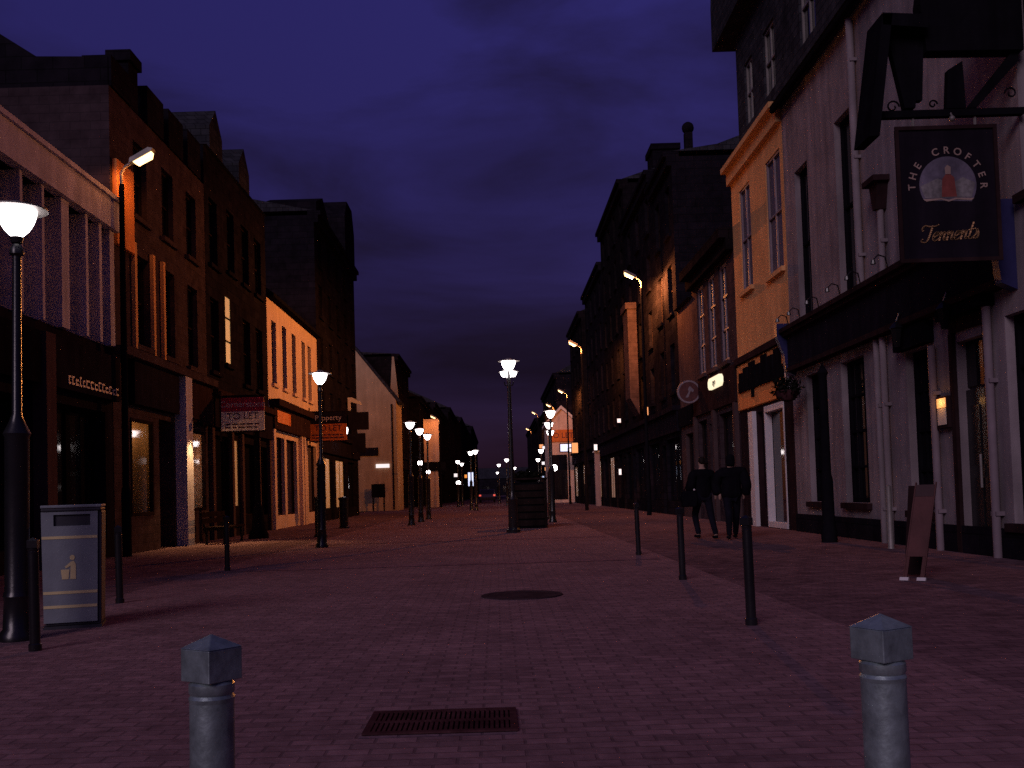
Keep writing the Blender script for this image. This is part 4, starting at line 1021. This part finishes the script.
# leaning A-board
P = thing('a_board', (4.85, 11.3, 0), 'leaning maroon A board with white feet outside the pub', 'A board')
def leaf_board(P, name, x, y, lean_x, lean_y, w, h, m, z0=.05):
    ax = Vector((.82, -.57, 0)); up = Vector((lean_x, lean_y, 1)).normalized(); n_ = ax.cross(up).normalized()
    o_ = Vector((x, y, 0))
    fr = lambda u, v, q: tuple(o_+ax*u+up*v+n_*q)
    return fr
fr = leaf_board(P, '', 4.70, 11.4, .23, .12, .3, 1.25, 'maroon')
obj('panel', MB().box(fr, -.10, .10, .28, .98, -.012, .012), 'maroon', P)
obj('header', MB().box(fr, -.10, .10, .982, 1.12, -.014, .014), 'pink', P)
obj('frame', MB().box(fr, -.10, -.07, .04, .278, -.014, .014).box(fr, .07, .10, .04, .278, -.014, .014).box(fr, -.115, -.102, .04, 1.15, -.016, .016).box(fr, .102, .115, .04, 1.15, -.016, .016), 'maroon', P)
for u in (-.095, .09): obj('foot', MB().box(fr, u-.05, u+.045, 0.0, .038, -.03, .03), 'whitetrim', P)
fr2 = leaf_board(P, '', 4.93, 11.95, -.0, -.22, .3, 1.2, 'maroon')
obj('rear_panel', MB().box(fr2, -.10, .10, .02, 1.10, -.012, .012), 'brown', P)

# car at the far end
P = thing('parked_car', (-1.0, 112, 0), 'dark car with red tail lights far down the street', 'car')
Fc = lambda u, v, w: (-1.0+u, 112+w, v)     # u across, v up, w along
mb = MB().prism(lambda a, b_, w: Fc(w, b_, a), [(-2., .3), (2., .3), (2.05, .75), (1.1, .95), (.6, 1.42), (-1.3, 1.45), (-1.95, .98), (-2.05, .6)], -.85, .85)
obj('body', mb, 'carpaint', P, bevel=.08)
obj('rear_window', MB().prism(lambda a, b_, w: Fc(w, b_, a), [(-1.34, 1.42), (-1.9, 1.02), (-1.97, 1.0), (-1.42, 1.44)], -.7, .7), 'glass', P)
for x in (-.78, .78):
    for y in (-1.25, 1.25):
        w = obj('wheel', MB().tube([Fc(x-.1, .31, y), Fc(x+.1, .31, y)], .31, 16), 'rubber', P)
    obj('tail_light', MB().box(Fc, x-.11, x+.11, .72, .9, -2.09, -2.0), 'tail', P)

# ------------------------------------------------------------------ people
def skinmesh(name, verts, edges, m, parent, sub=2, root=0):
    me = bpy.data.meshes.new(name); me.from_pydata([v[:3] for v in verts], edges, [])
    o = bpy.data.objects.new(name, me); COL.objects.link(o)
    o.modifiers.new('skin', 'SKIN'); 
    lay = me.skin_vertices[0] if len(me.skin_vertices) else None
    if lay:
        for i, v in enumerate(verts):
            lay.data[i].radius = (v[3], v[4] if len(v) > 4 else v[3]); lay.data[i].use_root = (i == root)
    s = o.modifiers.new('sub', 'SUBSURF'); s.levels = sub; s.render_levels = sub
    me.materials.append(M[m]); o.parent = parent
    return o
def person(x, y, rz, label, stride, arms, hood, bulk=1.):
    P = thing('person', (0, 0, 0), label, 'person', None)
    P.location = (x, y, 0); P.rotation_euler = (0, 0, rz)
    s = stride
    V = [(0, 0, .96, .12, .10), (0, 0, 1.12, .115, .095), (0, .01, 1.32, .13, .10), (0, .01, 1.46, .08, .07), (0, .02, 1.54, .05), (0, .04, 1.63, .07, .085), (0, .045, 1.72, .07, .085),
         (-.1, 0, .90, .085), (-.1, s*.2, .50, .055), (-.1, -.02+s*.06-(.05 if s < 0 else 0), .09, .04), (-.1, .10+s*.1, .04, .035),
         (.1, 0, .90, .085), (.1, -s*.12, .50, .055), (.1, -s*.30, .09, .04), (.1, -s*.3+.11, .04, .035),
         (-.19, .01, 1.42, .055), (-.26, arms[0], 1.16, .042), (-.24, arms[1], .93, .033), (-.24, arms[1]+.03, .84, .03),
         (.19, .01, 1.42, .055), (.26, -arms[0], 1.16, .042), (.25, .05-arms[1], .93, .033), (.25, .07-arms[1], .84, .03)]
    E_ = [(0, 1), (1, 2), (2, 3), (3, 4), (4, 5), (5, 6), (0, 7), (7, 8), (8, 9), (9, 10), (0, 11), (11, 12), (12, 13), (13, 14), (3, 15), (15, 16), (16, 17), (17, 18), (3, 19), (19, 20), (20, 21), (21, 22)]
    skinmesh('body', V, E_, 'skin', P)
    g_ = .028
    C = [(0, 0, .84, .19, .15), (0, 0, 1.0, .165, .14), (0, .01, 1.18, .16, .135), (0, .01, 1.36, .165, .13), (0, .01, 1.47, .10, .09), (0, .01, 1.52, .075)]
    C += [(v[0], v[1], v[2], v[3]+g_+.012) for v in (V[15], V[16], V[17])]+[(v[0], v[1], v[2], v[3]+g_+.012) for v in (V[19], V[20], V[21])]
    C = [(c[0]*(1+.5*(bulk-1)), c[1], c[2])+tuple(r_*bulk for r_ in c[3:]) for c in C]
    skinmesh('coat', C, [(0, 1), (1, 2), (2, 3), (3, 4), (4, 5), (4, 6), (6, 7), (7, 8), (4, 9), (9, 10), (10, 11)], 'cloth', P)
    Tv = [(0, 0, .95, .14, .12)]+[(v[0], v[1], v[2], v[3]+.022) for v in (V[7], V[8])]+[(V[9][0], V[9][1], .075, .06)]+[(v[0], v[1], v[2], v[3]+.022) for v in (V[11], V[12])]+[(V[13][0], V[13][1], .075, .06)]
    skinmesh('trousers', Tv, [(0, 1), (1, 2), (2, 3), (0, 4), (4, 5), (5, 6)], 'denim', P)
    for q in ((9, 10), (13, 14)):
        a, b_ = V[q[0]], V[q[1]]
        skinmesh('shoe', [(a[0], a[1]-.05, .055, .05, .045), (b_[0], b_[1], .05, .05, .04), (b_[0], b_[1]+.07, .045, .045, .035)], [(0, 1), (1, 2)], 'dark', P, 1)
    if hood: skinmesh('hood', [(0, -.02, 1.52, .10), (0, -.0, 1.66, .105, .11), (0, .01, 1.76, .095, .10), (0, .02, 1.80, .05)], [(0, 1), (1, 2), (2, 3)], 'cloth', P)
    else: skinmesh('hair', [(0, -.01, 1.60, .06, .07), (0, .02, 1.72, .085, .10), (0, .03, 1.79, .06, .07)], [(0, 1), (1, 2)], 'hair', P)
    return P
person(4.52, 21.9, R(8), 'person in dark coat walking away, bag slung on one side', 1.5, (-.05, .16), False, 1.22)
person(4.98, 21.2, R(-6), 'person in bulky dark hooded jacket walking nearest the pub', -1.3, (.10, .02), True, 1.4)
P = thing('shoulder_bag', (4.2, 21.85, .9), 'dark bag carried low at the side of one walker', 'bag')
bx = lambda u, v, w: (4.2+u, 21.85+w, .85+v)
obj('pouch', MB().prism(bx, [(-.15, -.15), (.15, -.15), (.19, .05), (.15, .2), (-.13, .2), (-.18, .05)], -.09, .09), 'cloth', P, bevel=.03)
obj('strap', MB().tube([bx(-.1, .19, 0), bx(.02, .5, 0), bx(.22, .57, 0), bx(.14, .3, .02), bx(.12, .19, 0)], .015, 6), 'dark', P)
obj('buckle', MB().ball(bx(.1, .22, -.11), .022, 8), 'whitetrim', P)

# ------------------------------------------------------------------ light, sky, camera
EL, AZ = 27., 26.       # light comes from behind the camera, over the left roofs
w = bpy.data.worlds.new('World'); S.world = w; w.use_nodes = True
N, L = w.node_tree.nodes, w.node_tree.links
bg = N['Background']
sky = N.new('ShaderNodeTexSky'); sky.sky_type = 'NISHITA'; sky.sun_disc = False
sky.sun_elevation = R(EL); sky.sun_rotation = R(180+AZ); sky.air_density = 1.6; sky.ozone_density = 4
tc = N.new('ShaderNodeTexCoord')
mp = N.new('ShaderNodeMapping'); mp.inputs['Scale'].default_value = (1.2, 1.2, 4.2); L.new(tc.outputs['Generated'], mp.inputs['Vector'])
n1 = N.new('ShaderNodeTexNoise'); n1.inputs['Scale'].default_value = 2.6; n1.inputs['Detail'].default_value = 9; n1.inputs['Roughness'].default_value = .55; n1.inputs['Distortion'].default_value = .4
L.new(mp.outputs[0], n1.inputs['Vector'])
rp = N.new('ShaderNodeMapRange'); rp.inputs['From Min'].default_value = .38; rp.inputs['From Max'].default_value = .66; L.new(n1.outputs['Fac'], rp.inputs['Value'])
sp = N.new('ShaderNodeSeparateXYZ'); L.new(tc.outputs['Generated'], sp.inputs[0])
el = N.new('ShaderNodeMapRange'); el.inputs['From Min'].default_value = .12; el.inputs['From Max'].default_value = .45; el.clamp = True
el.inputs['To Min'].default_value = .52; el.inputs['To Max'].default_value = 2.25; L.new(sp.outputs['Z'], el.inputs['Value'])
tint = N.new('ShaderNodeMix'); tint.data_type = 'RGBA'; tint.blend_type = 'MULTIPLY'; tint.inputs['Factor'].default_value = 1
L.new(sky.outputs[0], tint.inputs['A']); tint.inputs['B'].default_value = (.068, .032, .130, 1)
hz = N.new('ShaderNodeVectorMath'); hz.operation = 'SCALE'; L.new(tint.outputs['Result'], hz.inputs[0]); L.new(el.outputs[0], hz.inputs['Scale'])
cl = N.new('ShaderNodeMix'); cl.data_type = 'RGBA'; L.new(rp.outputs[0], cl.inputs['Factor'])
c2 = N.new('ShaderNodeMix'); c2.data_type = 'RGBA'; c2.blend_type = 'MULTIPLY'; c2.inputs['Factor'].default_value = 1
L.new(hz.outputs[0], c2.inputs['A']); c2.inputs['B'].default_value = (.55, .50, .36, 1)
L.new(hz.outputs[0], cl.inputs['A']); L.new(c2.outputs['Result'], cl.inputs['B'])
L.new(cl.outputs['Result'], bg.inputs['Color']); bg.inputs['Strength'].default_value = .1

sun = bpy.data.lights.new('sun', 'SUN'); sun.energy = .68; sun.angle = R(24); sun.color = (1, .79, .91)
so = bpy.data.objects.new('sun', sun); COL.objects.link(so)
dvec = Vector((math.sin(R(AZ))*math.cos(R(EL)), math.cos(R(AZ))*math.cos(R(EL)), -math.sin(R(EL))))
so.rotation_euler = dvec.to_track_quat('-Z', 'Y').to_euler()

cam = bpy.data.cameras.new('camera'); co = bpy.data.objects.new('camera', cam); COL.objects.link(co)
th, ro = .04, .03
F_ = Vector((0, math.cos(th), math.sin(th))); U_ = Vector((0, -math.sin(th), math.cos(th))); R_ = Vector((1, 0, 0))
X_ = R_*math.cos(ro)-U_*math.sin(ro); Y_ = R_*math.sin(ro)+U_*math.cos(ro)
mt = Matrix((X_, Y_, -F_)).transposed().to_4x4(); mt.translation = (0, 0, 1.15)
co.matrix_world = mt
cam.sensor_width = 36; cam.lens = 36*1000/1024; cam.shift_x = 17/1024; cam.shift_y = 68/1024
cam.clip_start = .05; cam.clip_end = 3000
S.camera = co
S.view_settings.view_transform = 'Standard'; S.view_settings.look = 'None'; S.view_settings.exposure = 0; S.view_settings.gamma = 1
S.render.engine = 'CYCLES'
S.cycles.use_denoising = False; S.cycles.use_adaptive_sampling = False
S.cycles.max_bounces = 5; S.cycles.sample_clamp_indirect = 4
